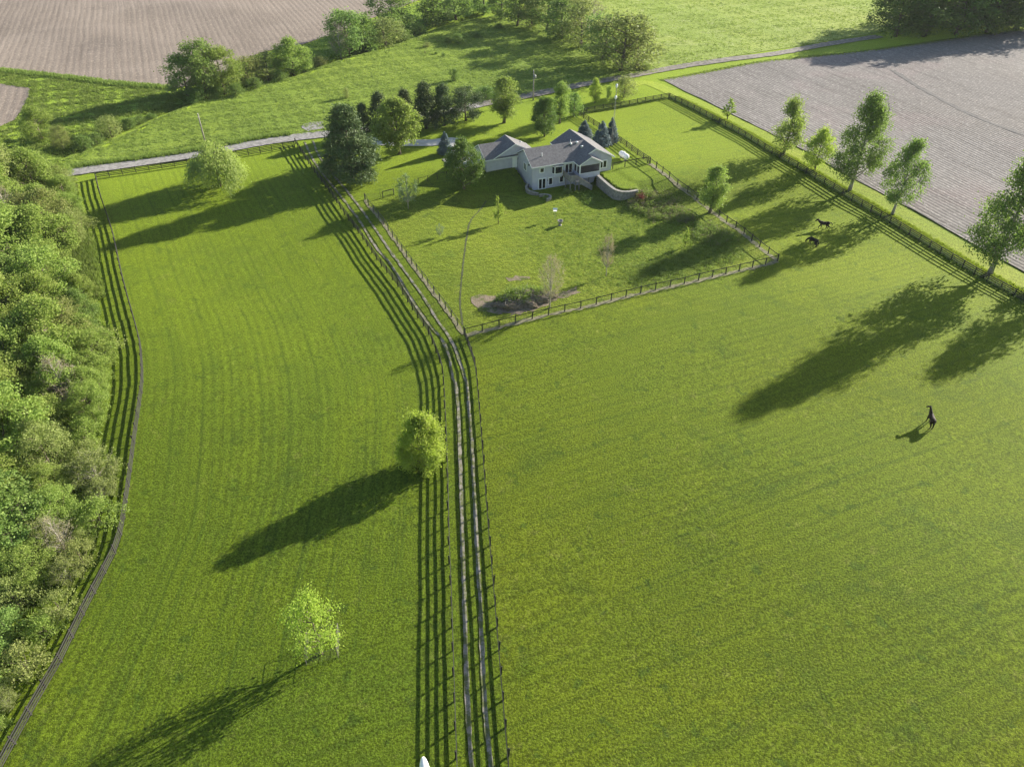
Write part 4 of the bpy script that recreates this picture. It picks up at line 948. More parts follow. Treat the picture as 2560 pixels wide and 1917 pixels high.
# windows and doors: frame bars + pane (+ mullion); n = outward axis
def window(u, v, z, wd, ht, face, panes=1, name='window', fw=.16, mat=None):
    """centre of the sill at (u,v,z); face 'f' front (-v), 'l' left (-u), 'r' right"""
    root = MB()
    def bx(a0, a1, z0, z1, d0, d1):
        if face == 'f': root.box(u+a0, u+a1, v-d1, v-d0, z+z0, z+z1)
        elif face == 'l': root.box(u-d1, u-d0, v+a0, v+a1, z+z0, z+z1)
        else: root.box(u+d0, u+d1, v+a0, v+a1, z+z0, z+z1)
    bx(-wd/2-fw, wd/2+fw, -fw, 0, .003, .07); bx(-wd/2-fw, wd/2+fw, ht, ht+fw, .003, .07); bx(-wd/2-fw, -wd/2, 0, ht, .003, .07); bx(wd/2, wd/2+fw, 0, ht, .003, .07)
    for k in range(1, panes): c = -wd/2+wd*k/panes; bx(c-fw*.55, c+fw*.55, 0, ht, .003, .065)
    o = root.build(name, mat or m_trim, house)
    for k in range(panes):
        a0 = -wd/2+wd*k/panes+(fw*.55 if k else 0); a1 = -wd/2+wd*(k+1)/panes-(fw*.55 if k < panes-1 else 0)
        root = MB(); bx(a0, a1, 0, ht, .003, .025); root.build('pane', m_glass, o)
    return o
window(2.05, 0, 3.5, .72, .78, 'f')
window(3.98, 0, .7, .70, 1.3, 'f'); window(6.35, 0, .85, .70, 1.25, 'f')
d = window(2.15, 0, .14, 1.4, 1.95, 'f', 2, 'french_door', .17)
window(7.85, 0, 2.52, 1.45, 1.75, 'f', 2, 'french_door', .16)
window(0, 3.55, 3.0, 1.15, 1.25, 'l', 2)
window(15.0, -1.0, 2.85, 1.5, 1.35, 'f', 2)
MB().box(-1.2, -.15, 7.30, 7.395, 2.2, 4.25).build('side_door', m_white, house)
MB().box(-.02, .16, 7.2, 7.34, 3.75, 3.95).build('wall_lamp', m_dark, house)
MB().box(3.22, 3.34, -.12, -.003, 1.55, 1.75).build('wall_lamp', m_dark, house)
for z0, z1 in ((-.1, 4.7),): MB().box(-.02, .10, -.02, -.003, z0, z1).box(-.022, -.003, -.02, .1, z0, z1).build('corner_trim', m_siding, house)
# bay window
bu0, bu1, bd = 4.55, 6.25, .62
bp_ = [(bu0-.35, 0), (bu0, -bd), (bu1, -bd), (bu1+.35, 0)]
MB().prism([(a, b, 2.35) for a, b in bp_][::-1], (0, 0, .55)).build('bay_base', m_siding, house)
bay = MB().prism([(a*.995+.03, b*.97-.004, 2.9) for a, b in bp_][::-1], (0, 0, 1.59)).build('bay_window', m_trim, house)
def quad_pane(p0, p1, z0, z1, out, inset):
    a = Vector((p0[0], p0[1], 0)); b = Vector((p1[0], p1[1], 0)); d_ = (b-a); n_ = Vector((d_.y, -d_.x, 0)).normalized()*out; a2 = a+d_*inset; b2 = b-d_*inset
    MB().prism([(a2.x, a2.y, z0), (b2.x, b2.y, z0), (b2.x, b2.y, z1), (a2.x, a2.y, z1)], n_).build('pane', m_glass, bay)
for p0, p1, ins in ((bp_[0], bp_[1], .13), (bp_[1], bp_[2], .08), (bp_[2], bp_[3], .13)): quad_pane(p0, p1, 3.0, 4.40, .02, ins)
MB().prism([(bu0-.35, 0, 2.36), (bu0+.1, -bd*.85, 2.36), (bu1-.1, -bd*.85, 2.36), (bu1+.35, 0, 2.36)], (0, 0, -.25)).build('bay_skirt', m_siding, house)
bq = [(bu0-.5, -.05, 4.5), (bu0-.12, -bd-.2, 4.5), (bu1+.12, -bd-.2, 4.5), (bu1+.5, -.05, 4.5)]; pk0 = (5.15, .95, 5.65); pk1 = (5.65, .95, 5.65)
mb = MB(); mb.add(bq+[pk0, pk1, (bu0-.5, .5, 4.6), (bu1+.5, .5, 4.6)], [(0, 1, 4), (1, 2, 5, 4), (2, 3, 5), (0, 4, 6), (3, 7, 5), (0, 3, 2, 1)]); mb.build('bay_roof', m_shingle, house)
MB().prism([(bu0-.5, -.05, 4.49), (bu0-.12, -bd-.2, 4.49), (bu1+.12, -bd-.2, 4.49), (bu1+.5, -.05, 4.49)], (0, 0, -.12)).build('bay_fascia', m_trim, house)
# deck, rail, stairs
MB().box(6.75, 9.0, -3.2, -.01, 2.18, 2.34).build('deck_floor', m_deck, house)
mb = MB().box(6.70, 6.76, -3.2, -.02, 1.95, 3.15).box(6.70, 8.1, -3.26, -3.2, 1.95, 3.15); mb.build('deck_rail', m_deck, house)
MB().box(6.66, 6.80, -3.22, -.02, 3.152, 3.20).box(6.66, 8.1, -3.30, -3.16, 3.152, 3.20).build('rail_cap', m_paleb, house)
for u, v in ((6.85, -3.1), (8.0, -3.1), (8.8, -3.1), (6.85, -1.0)): MB().box(u-.08, u+.08, v-.08, v+.08, -.1, 2.18).build('deck_post', m_deck, house)
n_st = 9; s0, s1 = 8.15, 11.2
for k in range(n_st):
    a = s0+(s1-s0)*k/n_st; z = 2.2*(1-k/n_st); MB().box(a, a+(s1-s0)/n_st+.04, -4.1, -3.28, z-.12, z).build('stair_tread', m_deck, house)
for v in (-4.16, -3.26):
    MB().prism([(s0, v, 1.9), (s1, v, -.15), (s1, v, .9), (s0, v, 3.1)], (0, .05, 0)).build('stair_rail', m_deck, house)
    MB().prism([(s0, v-.03, 3.1), (s1, v-.03, .9), (s1, v-.03, .96), (s0, v-.03, 3.16)], (0, .12, 0)).build('rail_cap', m_paleb, house)
MB().box(7.6, 8.15, -4.12, -3.26, 2.1, 2.2).build('stair_landing', m_deck, house)
# roof vents
def on_main(u, v): return EV+(v+.42)*(RZ-EV)/(RV+.42)
for u, v, hh, r in ((2.75, 1.7, .62, .07), ):
    MB().lathe([(r, -.15), (r, hh), (r*.6, hh+.03)], 10).build('vent_pipe', m_white, house, (u, v, on_main(u, v)))
for u, v in ((9.7, 3.2), (11.1, 3.3)):
    MB().lathe([(.20, -.2), (.20, .16), (.27, .17), (.27, .26), (.12, .34), (.02, .36)], 14).build('roof_vent', m_white, house, (u, v, on_main(u, v)), True)
MB().lathe([(.18, -.25), (.18, .14), (.25, .15), (.25, .24), (.02, .32)], 14).build('roof_vent', m_white, house, (11.55, 1.9, 6.5), True)
MB().lathe([(.05, -.2), (.05, .55)], 8).build('vent_pipe', m_white, house, (9.9, 3.75, 7.1))
MB().lathe([(.18, -.25), (.18, .1), (.25, .12), (.02, .25)], 14).build('roof_vent', m_white, house, (2.2, 11.2, 5.66), True)
MB().box(-.55, -.30, .55, .85, 4.95, 5.2).build('satellite_dish', m_dark, house)

# retaining wall of the terrace: courses of blocks under a pale cap
def block_wall(path, z_top, z_bot, label, cat='wall', depth=.5, bh=.2, bl=.42, cap=True, name='retaining_wall'):
    P = resample(path, bl); root = empty(name, (P[0][0], P[0][1], 0), label, cat)
    mb = MB(); cb = MB(); rg = random.Random(3); n = normals2(P); O = np.array([P[0][0], P[0][1]])
    for i in range(len(P)-1):
        f = i/(len(P)-2); zt = z_top(f) if callable(z_top) else z_top; zb = z_bot(f) if callable(z_bot) else z_bot
        a, b = P[i]-O, P[i+1]-O; d = (b-a); nn = n[i]
        c = 0; z = zt
        while z > zb-.75:
            sh = .5*(c % 2); g = .02
            p0 = a+d*(sh+g-.25); p1 = a+d*(sh+1-g-.25); j = rg.uniform(-.025, .025)
            q = [(*(p0-nn*(depth/2+j)), z-bh+.012), (*(p1-nn*(depth/2+j)), z-bh+.012), (*(p1+nn*depth/2), z-bh+.012), (*(p0+nn*depth/2), z-bh+.012)]
            mb.prism(q, (0, 0, bh-.024)); z -= bh; c += 1
        if cap:
            q = [(*(a-nn*(depth/2+.06)), zt+.004), (*(a+d*.97-nn*(depth/2+.06)), zt+.004), (*(a+d*.97+nn*(depth/2+.04)), zt+.004), (*(a+nn*(depth/2+.04)), zt+.004)]
            cb.prism(q, (0, 0, .09))
    o = mb.build('blocks', m_stone, root); o['kind'] = 'stuff'
    if cap: o = cb.build('cap_stones', m_cap, root); o['kind'] = 'stuff'
    return root
_w = resample(WALL, 1.0); _n = normals2(_w); _t = _w+_n*.6; _s = -1 if in_poly(*[np.array([c]) for c in loc_uv(*_t[3])], TERR)[0] else 1
block_wall([tuple(p) for p in _w+_s*_n*.38], lambda f: 2.12-.25*f, lambda f: 0.0 if f < .7 else (f-.7)/.3*1.7, 'curved stone block retaining wall below the grassy terrace beside the porch')
block_wall([from_uv(*p) for p in ((-.3, 1.2), (-1.0, .6), (-1.35, -.4), (-1.1, -1.3), (-.5, -2.0), (.3, -2.5))], lambda f: 1.0-.55*f, 0, 'low curved stone wall around the planting bed at the walkout corner', name='planter_wall', depth=.3)
block_wall([from_uv(*p) for p in ((.2, -3.2), (1.0, -3.4), (1.7, -3.9), (1.9, -4.7), (1.4, -5.4), (.6, -5.6))], .45, 0, 'small curved stone garden wall on the lawn in front of the walkout', name='garden_wall', depth=.3)
# plants in the beds
for k, (u, v, h, r, lab) in enumerate([(-.6, -.6, .8, .5, 'small shrub in the stone planting bed at the house corner'), (.9, -4.5, .7, .6, 'leafy plant behind the small curved garden wall'),
                                       (6.0, -3.6, .7, .9, 'low plant under the deck posts'), (3.9, -9.0, .1, .1, '')][:3]):
    x, y = from_uv(u, v); tree_at('bush', x, y, h, r, lab, 'shrub', None, 'shrub')

# ------------------------------------------------------------------ propane tank
x, y, z = G(1559, 398)
a1, a2 = G(1549, 390), G(1571, 404); ta = math.atan2(a2[1]-a1[1], a2[0]-a1[0])
tank = empty('propane_tank', (x, y, z), 'white horizontal propane tank on the grass beside the house', 'tank', rz=ta)
prof = [(.02, -1.5)]+[(.55*math.sin(t), -1.5+.42*(1-math.cos(t))) for t in np.linspace(.2, math.pi/2, 6)]+[(.55, 1.08)]+[(.55*math.cos(t), 1.08+.42*math.sin(t)) for t in np.linspace(.2, math.pi/2-.05, 6)]
MB().lathe(prof, 20, 'x', (0, 0, .85)).build('vessel', m_white, tank, smooth=True)
MB().lathe([(.2, 0), (.2, .16), (.15, .24), (.02, .27)], 14, 'z', (0, 0, 1.37)).build('valve_dome', m_white, tank, smooth=True)
for s in (-.75, .75): MB().box(s-.1, s+.1, -.35, .35, -.05, .4).build('leg', m_found, tank)

# ------------------------------------------------------------------ poles
def pole(px, py, top, label, transformer=False):
    x, y, z = G(px, py); h = height_to(x, y, z, top)
    r = empty('utility_pole', (x, y, z), label, 'utility pole')
    MB().tube([(0, 0, -.3), (0, 0, h*.5), (0, 0, h)], [.17, .145, .11], 10).build('shaft', m_polewood, r, smooth=True)
    MB().lathe([(.06, 0), (.07, .12), (.04, .2)], 8).build('insulator', m_white, r, (0, 0, h-.02))
    if transformer:
        MB().lathe([(.02, 0), (.24, .02), (.26, .1), (.26, .75), (.2, .82), (.05, .84)], 14).build('transformer', m_wire, r, (.36, -.1, h*.74), True)
        MB().tube([(.36, -.1, h*.74+.84), (.36, -.1, h*.74+1.0)], .05, 8).build('bushing', m_white, r)
    else: MB().box(-.03, .03, -.5, .5, h-.6, h-.5).build('bracket', m_polewood, r)
pole(513, 356, 286, 'plain wooden utility pole on the meadow behind the willow')
pole(1333, 251, 177, 'wooden utility pole with a transformer beside the dirt road', True)
# slender lattice mast with two white fittings
x, y, z = G(1529, 366); h = height_to(x, y, z, 212)
r = empty('mast', (x, y, z), 'slender metal mast with two white fittings beside the blue spruces', 'mast')
for k in range(3):
    a = k*2.09; c, s = math.cos(a), math.sin(a)
    MB().tube([(c*.24, s*.24, 0), (c*.12, s*.12, h*.6), (c*.03, s*.03, h*.985)], .022, 5).build('leg', m_wire, r)
mb = MB()
for i in range(int(h/.6)):
    zz = i*.6; f = 1-min(1, zz/h)*.85
    for k in range(3):
        a, b = k*2.09, (k+1)*2.09; mb.tube([(math.cos(a)*.24*f, math.sin(a)*.24*f, zz), (math.cos(b)*.24*f, math.sin(b)*.24*f, zz+.5)], .010, 4, False)
mb.build('lattice', m_wire, r)
for zz in (h*.80, h-.25):
    MB().lathe([(.03, -.45), (.18, -.3), (.26, 0), (.2, .28), (.05, .42)], 14).build('white_fitting', m_white, r, (0, 0, zz), True)

# ------------------------------------------------------------------ white-capped post at the bottom edge
x, y = flat(1060, 1919, 1.6); z = tz(x, y)
r = empty('capped_post', (x, y, z), 'post with smooth white rounded cap cut off by the bottom edge', 'post')
MB().tube([(0, 0, -.2), (0, 0, 1.2)], .07, 10).build('shaft', m_wire, r)
cp = MB().lathe([(.02, .62), (.09, .60), (.17, .50), (.25, .32), (.33, .05), (.37, -.25), (.38, -.5), (.3, -.75), (.05, -.85)], 18).build('cap', m_white, r, (.05, -.1, 1.5), True)
cp.rotation_euler = (R(-62), 0, R(12)); cp.scale = (1.25, 1.25, 1.5)

# ------------------------------------------------------------------ cage round the young tree
c0 = G(803, 1634); cage = empty('tree_cage', c0, 'thin wire cage on four corner posts around the sparse young tree', 'cage')
corners = [G(767, 1662), G(846, 1643), G(849, 1580), G(773, 1598)]
corners = [Vector(c) for c in corners]
m_cagew = plain('dull_wire', (.13, .12, .10), .7, .2, 4)
for c in corners: MB().tube([(0, 0, -.1), (0, 0, 1.5)], .022, 6).build('post', m_cagew, cage, c-Vector(c0))
mb = MB()
for k in range(4):
    a, b = corners[k]-Vector(c0), corners[(k+1) % 4]-Vector(c0)
    for hh in (.1, .3, .5, .7, .9, 1.1, 1.3, 1.45): mb.tube([a+Vector((0, 0, hh)), b+Vector((0, 0, hh))], .024 if hh > 1.4 else .007, 4, False)
    for t in np.linspace(.1, .9, 9): p = a.lerp(b, t); mb.tube([p, p+Vector((0, 0, 1.45))], .005, 3, False)
mb.build('wire_mesh', m_cagew, cage)

# ------------------------------------------------------------------ yard ornaments
x, y, z = G(1400, 564); r = empty('planter', (x, y, z), 'grey stone urn-like planter standing in the weedy yard', 'planter')
MB().lathe([(.3, 0), (.34, .08), (.2, .16), (.18, .35), (.4, .7), (.5, .95), (.52, 1.02), (.44, 1.02), (.36, .85)], 16).build('urn', m_stone, r, smooth=True)
x, y, z = G(1387, 548); r = empty('bird_feeder', (x, y, z), 'white bird feeder on a thin post in front of the walkout', 'bird feeder')
MB().tube([(0, 0, -.1), (0, 0, 1.6)], .03, 6).build('post', m_wire, r)
MB().box(-.35, .35, -.22, .22, 1.6, 1.66).build('tray', m_white, r)
mb = MB(); mb.prism([(-.4, -.28, 1.95), (.4, -.28, 1.95), (.4, 0, 2.18), (-.4, 0, 2.18)], (0, 0, .03)); mb.prism([(-.4, .28, 1.95), (.4, .28, 1.95), (.4, 0, 2.18), (-.4, 0, 2.18)], (0, 0, .03)); mb.build('roof', m_white, r)
for sx in (-.3, .3): MB().box(sx-.02, sx+.02, -.02, .02, 1.66, 2.1).build('upright', m_white, r)
x, y = from_uv(.9, -3.75); r = empty('garden_statue', (x, y, tz(x, y)), 'small pale garden ornament behind the curved garden wall', 'ornament')
MB().lathe([(.16, 0), (.18, .1), (.12, .3), (.15, .5), (.08, .62), (.1, .74), (.02, .84)], 12).build('figure', m_cap, r, smooth=True)
# garden bench by the garage wall
x, y = from_uv(-7.6, 8.3); r = empty('bench', (x, y, tz(x, y)), 'dark bench against the garage end wall behind the round tree', 'bench', rz=HA)
MB().box(-.3, .3, -.7, .7, .42, .48).build('seat', m_dark, r); MB().box(.26, .32, -.7, .7, .55, .95).build('backrest', m_dark, r)
for a in (-.25, .25):
    for b in (-.62, .62): MB().box(a-.04, a+.04, b-.04, b+.04, -.05, .42).build('leg', m_dark, r)

# ------------------------------------------------------------------ brush mound with bare soil round it
area('bare_soil', gpts([(1178, 745), (1200, 740), (1235, 742), (1260, 750), (1330, 752), (1390, 738), (1440, 722), (1450, 732), (1400, 752), (1345, 772), (1290, 785), (1240, 788), (1200, 775), (1180, 760)]), .06, m_soil, .6, jag=.3)
area('bare_soil', gpts([(1270, 695), (1300, 690), (1325, 694), (1300, 702), (1275, 703)]), .06, m_soil, .6, jag=.25)
x, y, z = G(1308, 752); rg = np.random.default_rng(9)
bmh = bmesh.new(); bmesh.ops.create_icosphere(bmh, subdivisions=4, radius=1)
for v in bmh.verts:
    p = v.co.copy(); k = 1+.22*math.sin(5*p.x+1)*math.sin(4*p.y)+.14*math.sin(11*p.x+7*p.y)+random.gauss(0, .03)
    v.co = Vector((p.x*4.6*k, p.y*2.3*k, max(-.3, p.z*1.15*k)))
me = bpy.data.meshes.new('mound'); bmh.to_mesh(me); bmh.free(); me.materials.append(plain('brush_soil', (.145, .115, .08), .95, .5, 2.5, .15))
mound = empty('brush_mound', (x, y, z), 'mound of brush and soil on bare ground near the lower yard fence', 'mound', rz=R(20))
link('heap', me, mound)
mb = MB()
for k in range(150):
    a = rg.uniform(0, 6.28); q = math.sqrt(rg.random()); px, py = 4.3*q*math.cos(a), 2.1*q*math.sin(a); pz = 1.4*math.sqrt(max(0, 1-q*q))
    d = rg.normal(size=3)*np.array([.6, .6, .22]); mb.tube([(px, py, pz-.1), (px+d[0], py+d[1], pz+abs(d[2]))], [.035, .012], 4, False)
mb.build('sticks', m_paleb, mound)
P = []
for k in range(90):
    a = rg.uniform(0, 6.28); q = math.sqrt(rg.random()); c = np.array([4.2*q*math.cos(a), 2.0*q*math.sin(a)+.5, 1.35*math.sqrt(max(0, 1-q*q))+.15])
    P.append(c+rg.normal(size=(46, 3))*.28)
P = np.concatenate(P); Vl, Fl = leaf_quads(P, rg.normal(size=P.shape)+np.array([0, 0, .8]), .2, .15, rg); link('weeds', mesh_np('weeds', Vl, Fl, L_weed), mound)

# ------------------------------------------------------------------ horses
m_horse = plain('black_coat', (.012, .011, .011), .7, .3, 3, 0, .15); m_bay = plain('dark_bay_coat', (.026, .016, .013), .7, .3, 3, 0, .15); m_hair = plain('mane_hair', (.006, .006, .006), .6, .3, 6)
def horse(px, py, heading, pose, mat, label):
    """x forward; body grown with a skin modifier"""
    x, y, z = G(px, py)
    J = {}; E = []
    def j(n, p, r, par=None):
        k_ = 1.32 if n[:2] in ('ba', 'lo', 'ru', 'wi', 'ch', 'ne', 'do') else (1.05 if n[:2] in ('hi', 'sh') else 1.45)
        J[n] = (Vector(p), (r[0]*k_, r[1]*k_))
        if par: E.append((par, n))
    j('barrel', (0, 0, 1.18), (.30, .33)); j('loin', (-.38, 0, 1.24), (.27, .28), 'barrel'); j('rump', (-.72, 0, 1.27), (.27, .27), 'loin'); j('dock', (-.93, 0, 1.20), (.12, .12), 'rump')
    j('withers', (.40, 0, 1.26), (.25, .30), 'barrel'); j('chest', (.66, 0, 1.16), (.21, .26), 'withers')
    if pose == 'graze':
        j('neck1', (.95, 0, 1.02), (.17, .22), 'chest'); j('neck2', (1.22, 0, .72), (.11, .15), 'neck1'); j('poll', (1.40, 0, .46), (.10, .12), 'neck2'); j('face', (1.42, 0, .24), (.075, .085), 'poll'); j('muzzle', (1.40, 0, .06), (.055, .06), 'face')
    elif pose == 'turn':
        j('neck1', (.84, .03, 1.46), (.17, .22), 'chest'); j('neck2', (1.00, .10, 1.78), (.14, .17), 'neck1'); j('poll', (1.08, .18, 2.02), (.10, .11), 'neck2'); j('face', (1.16, .38, 1.96), (.08, .10), 'poll'); j('muzzle', (1.22, .60, 1.84), (.055, .06), 'face')
    else:
        j('neck1', (.90, 0, 1.40), (.17, .22), 'chest'); j('neck2', (1.12, 0, 1.62), (.14, .17), 'neck1'); j('poll', (1.30, 0, 1.80), (.10, .11), 'neck2'); j('face', (1.50, 0, 1.66), (.08, .10), 'poll'); j('muzzle', (1.70, 0, 1.48), (.055, .06), 'face')
    for sd, s in (('l', 1), ('r', -1)):
        st = {'trot': (.28*s), 'walk': .12*s}.get(pose, .04*s)
        fx = .58+st; bend = .12 if (pose == 'trot' and s > 0) else 0
        j('sh'+sd, (.56, .15*s, .92), (.13, .15), 'chest'); j('el'+sd, (.56+st*.4, .16*s, .72), (.085, .095), 'sh'+sd); j('kn'+sd, (fx+bend*.6, .16*s, .44+bend*.4), (.055, .06), 'el'+sd)
        j('fe'+sd, (fx+.02-bend*.5, .16*s, .14+bend), (.045, .05), 'kn'+sd); j('ho'+sd, (fx+.06-bend*.8, .16*s, .02+bend), (.06, .065), 'fe'+sd)
        sb = -st
        j('hi'+sd, (-.70, .17*s, .98), (.17, .20), 'rump'); j('st'+sd, (-.58+sb*.4, .18*s, .76), (.11, .13), 'hi'+sd); j('hk'+sd, (-.86+sb, .17*s, .50), (.06, .075), 'st'+sd)
        j('hf'+sd, (-.80+sb, .17*s, .15), (.045, .05), 'hk'+sd); j('hh'+sd, (-.76+sb, .17*s, .02), (.06, .065), 'hf'+sd)
    g = lambda *ns: [J[n][0] for n in ns]
    mb = MB()
    mb.tube([(-.98, 0, 1.20), (-.86, 0, 1.23), (-.64, 0, 1.22), (-.28, 0, 1.17), (.10, 0, 1.13), (.42, 0, 1.17), (.64, 0, 1.19), (.80, 0, 1.17)], [.10, .23, .31, .30, .33, .33, .27, .13], 14)
    mb.tube([(.46, 0, 1.20)]+g('neck1', 'neck2', 'poll'), [.27, .20, .145, .125], 12)
    hd = g('poll', 'face', 'muzzle'); mb.tube([hd[0]+(hd[0]-hd[1])*.25]+hd, [.09, .135, .115, .075], 10)
    for sd, s_ in (('l', 1), ('r', -1)):
        mb.tube([(.50, .13*s_, 1.08)]+g('el'+sd, 'kn'+sd, 'fe'+sd, 'ho'+sd), [.18, .115, .07, .052, .072], 10)
        mb.tube([(-.64, .14*s_, 1.14)]+g('st'+sd, 'hk'+sd, 'hf'+sd, 'hh'+sd), [.23, .165, .08, .054, .072], 10)
    o = mb.build('horse', mat, None, (x, y, z), True); o.rotation_euler = (0, 0, heading); tag(o, label, 'horse')
    md = o.modifiers.new('remesh', 'REMESH'); md.mode = 'VOXEL'; md.voxel_size = .028; md.use_smooth_shade = True     # one continuous skin
    md = o.modifiers.new('smooth', 'SMOOTH'); md.iterations = 5; md.factor = .5
    # tail, mane, ears
    tl = [(-.95, 0, 1.24), (-1.10, 0, 1.12), (-1.14, .02, .85), (-1.10, .03, .5)] if pose != 'trot' else [(-.95, 0, 1.26), (-1.16, 0, 1.30), (-1.36, .02, 1.12), (-1.40, .04, .72)]
    MB().tube(tl, [.05, .085, .10, .03], 8).build('tail', m_hair, o, smooth=True)
    nk = [J[n][0] for n in ('withers', 'neck1', 'neck2', 'poll')]; mb = MB()
    up = [Vector((-.03, 0, .26)), Vector((-.12, 0, .16)), Vector((-.12, 0, .10)), Vector((-.06, 0, .10))]
    mb.tube([p+u for p, u in zip(nk, up)], [.05, .07, .07, .05], 6); mb.build('mane', m_hair, o, smooth=True)
    pl = J['poll'][0]
    for s in (-1, 1): MB().tube([pl+Vector((-.02, .06*s, .08)), pl+Vector((-.02, .08*s, .24))], [.04, .008], 6).build('ear', mat, o, smooth=True)
    return o
horse(2322, 1062, R(80), 'turn', m_bay, 'dark brown horse standing alone in the right pasture, seen from behind')
horse(2057, 573, R(172), 'trot', m_bay, 'dark horse trotting to the left with raised tail near the right fence')
horse(2030, 614, R(122), 'graze', m_horse, 'black horse grazing with lowered head in the tree shadow')

# ------------------------------------------------------------------ rough vegetation nobody could count
def tufts(name, P, hgt, wid, mat, blades=4, lean=.45, seed=0, lift=0.0):
    rg = np.random.default_rng(seed); n = len(P); z = terrain(P[:, 0], P[:, 1])+lift; V = []
    h = hgt*rg.uniform(.45, 1.3, n)
    for b in range(blades):
        a = rg.uniform(0, 2*math.pi, n); ca, sa = np.cos(a), np.sin(a); ln = h*lean*rg.uniform(.3, 1.4, n); wd = wid*rg.uniform(.6, 1.3, n); oc = rg.normal(size=(n, 2))*(wid*.9)
        bx, by = P[:, 0]+oc[:, 0], P[:, 1]+oc[:, 1]
        V.append(np.stack([np.stack([bx-sa*wd/2, by+ca*wd/2, z-.03], 1), np.stack([bx+sa*wd/2, by-ca*wd/2, z-.03], 1), np.stack([bx+ca*ln, by+sa*ln, z+h], 1)], 1).reshape(-1, 3))
    V = np.concatenate(V); o = link(name, mesh_np(name, V, np.arange(len(V)).reshape(-1, 3), mat)); tag(o, kind='stuff'); return o
def scatter(poly, n, seed=0, clumpy=None):
    rg = np.random.default_rng(seed); poly = np.array([p[:2] for p in poly]); lo, hi = poly.min(0), poly.max(0); out = []
    while sum(map(len, out)) < n:
        q = rg.uniform(lo, hi, (n*2, 2)); q = q[in_poly(q[:, 0], q[:, 1], [tuple(p) for p in poly])]
        if clumpy:
            d = sum(np.sin(q[:, 0]*clumpy*f*c+q[:, 1]*clumpy*f*sn+ph) for f, c, sn, ph in ((1, .8, .6, 0), (1.7, -.5, .87, 1), (2.9, .3, -.95, 2), (4.1, -.9, -.4, 3), (6.7, .6, .8, 4)))
            q = q[rg.random(len(q)) < 1/(1+np.exp(-1.0*d))]
        out.append(q)
    return np.concatenate(out)[:n]
tufts('meadow_tufts', scatter(mead, 42000, 1, .5), .26, .17, L_hay, 4, .7, 1, .11)
tufts('far_meadow_tufts', scatter(farm[:9]+[(150, 330), (20, 345)], 14000, 2, .3), .28, .25, L_hay, 4, .7, 2, .09)
tufts('ditch_tufts', scatter(nwm, 12000, 3, .5), .4, .22, L_weed, 4, .7, 3, .09)
tufts('creek_margin_tufts', scatter(nwm2, 6000, 33, .5), .4, .24, L_weed, 4, .7, 33, .07)
yard_weeds = gpts([(1350, 530), (1450, 488), (1540, 510), (1640, 520), (1745, 560), (1860, 620), (1880, 640), (1760, 680), (1600, 720), (1480, 730), (1380, 700), (1340, 640), (1330, 580)])
tufts('yard_weeds', scatter(yard_weeds, 4500, 4, .9)+rng.normal(size=(4500, 2))*2.6, .17, .11, L_weed, 5, .7, 4)
def weed_clumps(name, poly, n, hgt, rad, leaves, leaf, mat, seed, clumpy=None, spread=.5):
    """knee- to waist-high leafy weeds"""
    rg = np.random.default_rng(seed); C = scatter(poly, n, seed, clumpy)+rg.normal(size=(n, 2))*spread; z = terrain(C[:, 0], C[:, 1]); h = hgt*rg.uniform(.35, 1.25, n)
    k = np.repeat(np.arange(n), leaves); P = np.stack([C[k, 0], C[k, 1], z[k]], 1)+rg.normal(size=(len(k), 3))*np.array([rad, rad, 0])
    P[:, 2] += h[k]*rg.uniform(.05, 1.0, len(k))
    V, F = leaf_quads(P, rg.normal(size=P.shape)+np.array([0, 0, .9]), leaf, leaf*.6, rg)
    o = link(name, mesh_np(name, V, F, mat)); tag(o, kind='stuff'); return o
weed2 = gpts([(1565, 500), (1605, 480), (1680, 497), (1740, 545), (1715, 562), (1640, 552), (1580, 527)])
weed3 = gpts([(1735, 560), (1780, 560), (1840, 600), (1800, 618), (1740, 598)])
weed4 = gpts([(1540, 705), (1650, 640), (1760, 606), (1870, 628), (1820, 662), (1700, 694), (1600, 718)])
weed_clumps('tall_weeds', weed2, 520, .9, .22, 34, .17, L_weed, 5, 1.2); weed_clumps('tall_weeds', weed2, 260, 1.0, .20, 26, .15, L_stalk, 55, 1.2)
weed_clumps('tall_weeds', weed3, 300, .8, .22, 34, .17, L_weed, 6, 1.2); weed_clumps('tall_weeds', weed3, 60, .9, .2, 22, .15, L_stalk, 56, 1.2)
weed_clumps('yard_weed_clumps', weed4, 560, .38, .25, 26, .16, L_weed, 7, 1.0, 1.0)
weed_clumps('yard_weed_clumps', yard_weeds, 760, .28, .28, 18, .14, L_weed, 17, 1.1, 2.4)
weed_clumps('tall_weeds', gpts([(1455, 492), (1480, 486), (1500, 500), (1470, 512)]), 90, .6, .25, 30, .16, L_weed, 18)
xr, yr, zr_ = G(1602, 503); tree_at('bush_red', xr, yr, 1.6, 1.3, 'dark red-leaved shrub among the tall weeds by the stone wall', 'shrub', None, 'shrub')
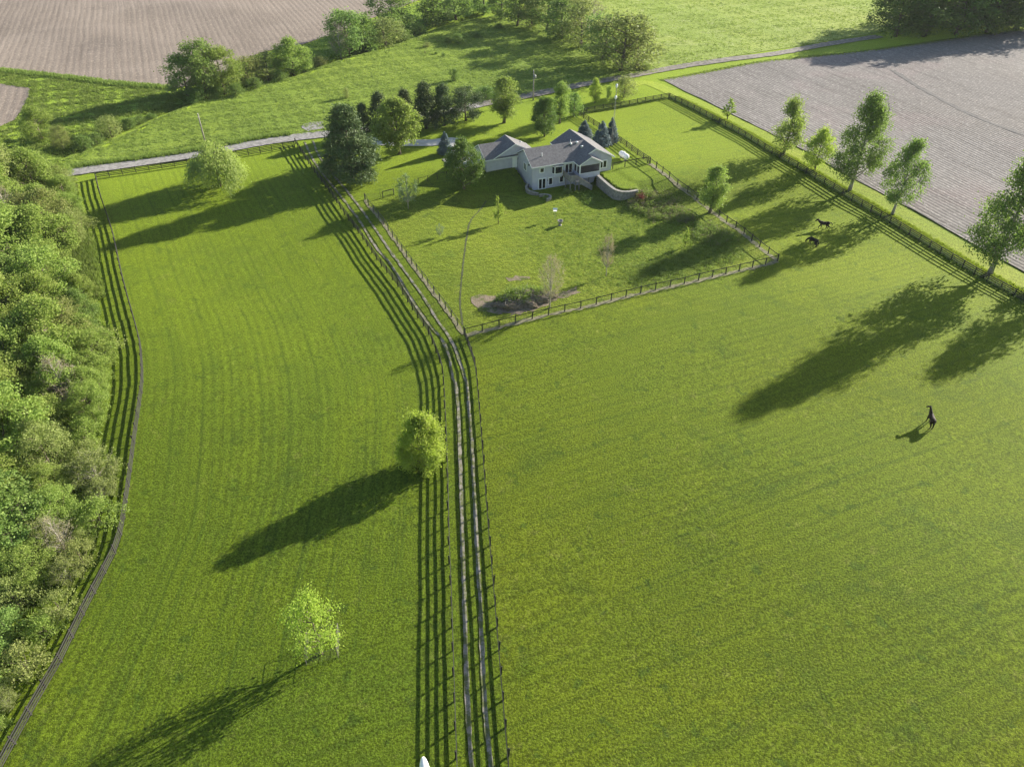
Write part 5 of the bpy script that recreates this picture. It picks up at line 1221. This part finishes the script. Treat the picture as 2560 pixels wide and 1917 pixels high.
# weeds under the east fence, their shaded side painted by dark leaves; bright strip behind
eo = resample(gE, 1.0); en = normals2(eo); es = 1 if (eo[30]+en[30]*5)[0] > eo[30][0] else -1
def along(P, nrm, s, d0, d1, n, seed):
    rg = np.random.default_rng(seed); k = rg.integers(0, len(P)-1, n); return P[k]+nrm[k]*(s*rg.uniform(d0, d1, n))[:, None]+rg.normal(size=(n, 2))*.25
tufts('fence_weeds', along(eo, en, es, .15, .75, 6500, 8), .42, .10, L_dark, 4, .45, 8)
tufts('verge_grass_blades', along(eo, en, es, 1.0, 3.2, 14000, 9), .26, .13, L_verge, 4, .5, 9)
no = resample(gN, 1.0); nn_ = normals2(no); tufts('fence_weeds', along(no, nn_, 1, -.3, .5, 1800, 10), .35, .12, L_weed, 4, .45, 10)
# field edge grass
fe = resample(gpts([(1657, 201), (1920, 154), (2210, 124), (2560, 76)]), 1.5); tufts('field_edge_grass', along(fe, normals2(fe), 1, -1.0, 1.0, 3500, 11), .3, .18, L_hay, 4, .5, 11)
fe2 = resample(gpts([(0, 178), (174, 197), (319, 214), (429, 222)]), 1.5); tufts('field_edge_grass', along(fe2, normals2(fe2), 1, -1.2, 1.2, 2500, 12), .7, .35, L_weed, 4, .5, 12)
rdp = resample(gpts([(185, 431), (340, 410), (493, 388), (640, 360), (740, 345)]), 1.0); tufts('roadside_grass', along(rdp, normals2(rdp), 1, 2.1, 3.6, 3500, 13), .6, .25, L_weed, 4, .5, 13)
# rough edge and floor of the wood
wo = [tuple(p) for p in Wp+side*Wn*4.2]; wi = [tuple(p) for p in Wp+side*Wn*40]
tufts('wood_undergrowth', scatter(wo+wi[::-1], 30000, 14), .8, .20, L_weed, 4, .6, 14)
gl = [tuple(p) for p in (Wp+side*Wn*3.2)[fr_i(.2):fr_i(.38)]]+[tuple(p) for p in (Wp+side*Wn*11)[fr_i(.2):fr_i(.38)]][::-1]
tufts('wood_edge_grass', scatter(gl, 5000, 15), .8, .22, L_weed, 5, .5, 15)

# ------------------------------------------------------------------ haze: even, thin evening air round the whole place
mh = bpy.data.materials.new('haze_air'); mh.use_nodes = True; nh = mh.node_tree
for n_ in list(nh.nodes):
    if n_.type != 'OUTPUT_MATERIAL': nh.nodes.remove(n_)
pv = nh.nodes.new('ShaderNodeVolumePrincipled'); pv.inputs['Density'].default_value = .00006; pv.inputs['Color'].default_value = (.86, .90, .95, 1); pv.inputs['Anisotropy'].default_value = .1
nh.links.new(pv.outputs[0], [n_ for n_ in nh.nodes if n_.type == 'OUTPUT_MATERIAL'][0].inputs['Volume'])
hz = MB().box(-3600, 3600, -1600, 3600, -4, 64).build('haze', mh); tag(hz, kind='stuff')
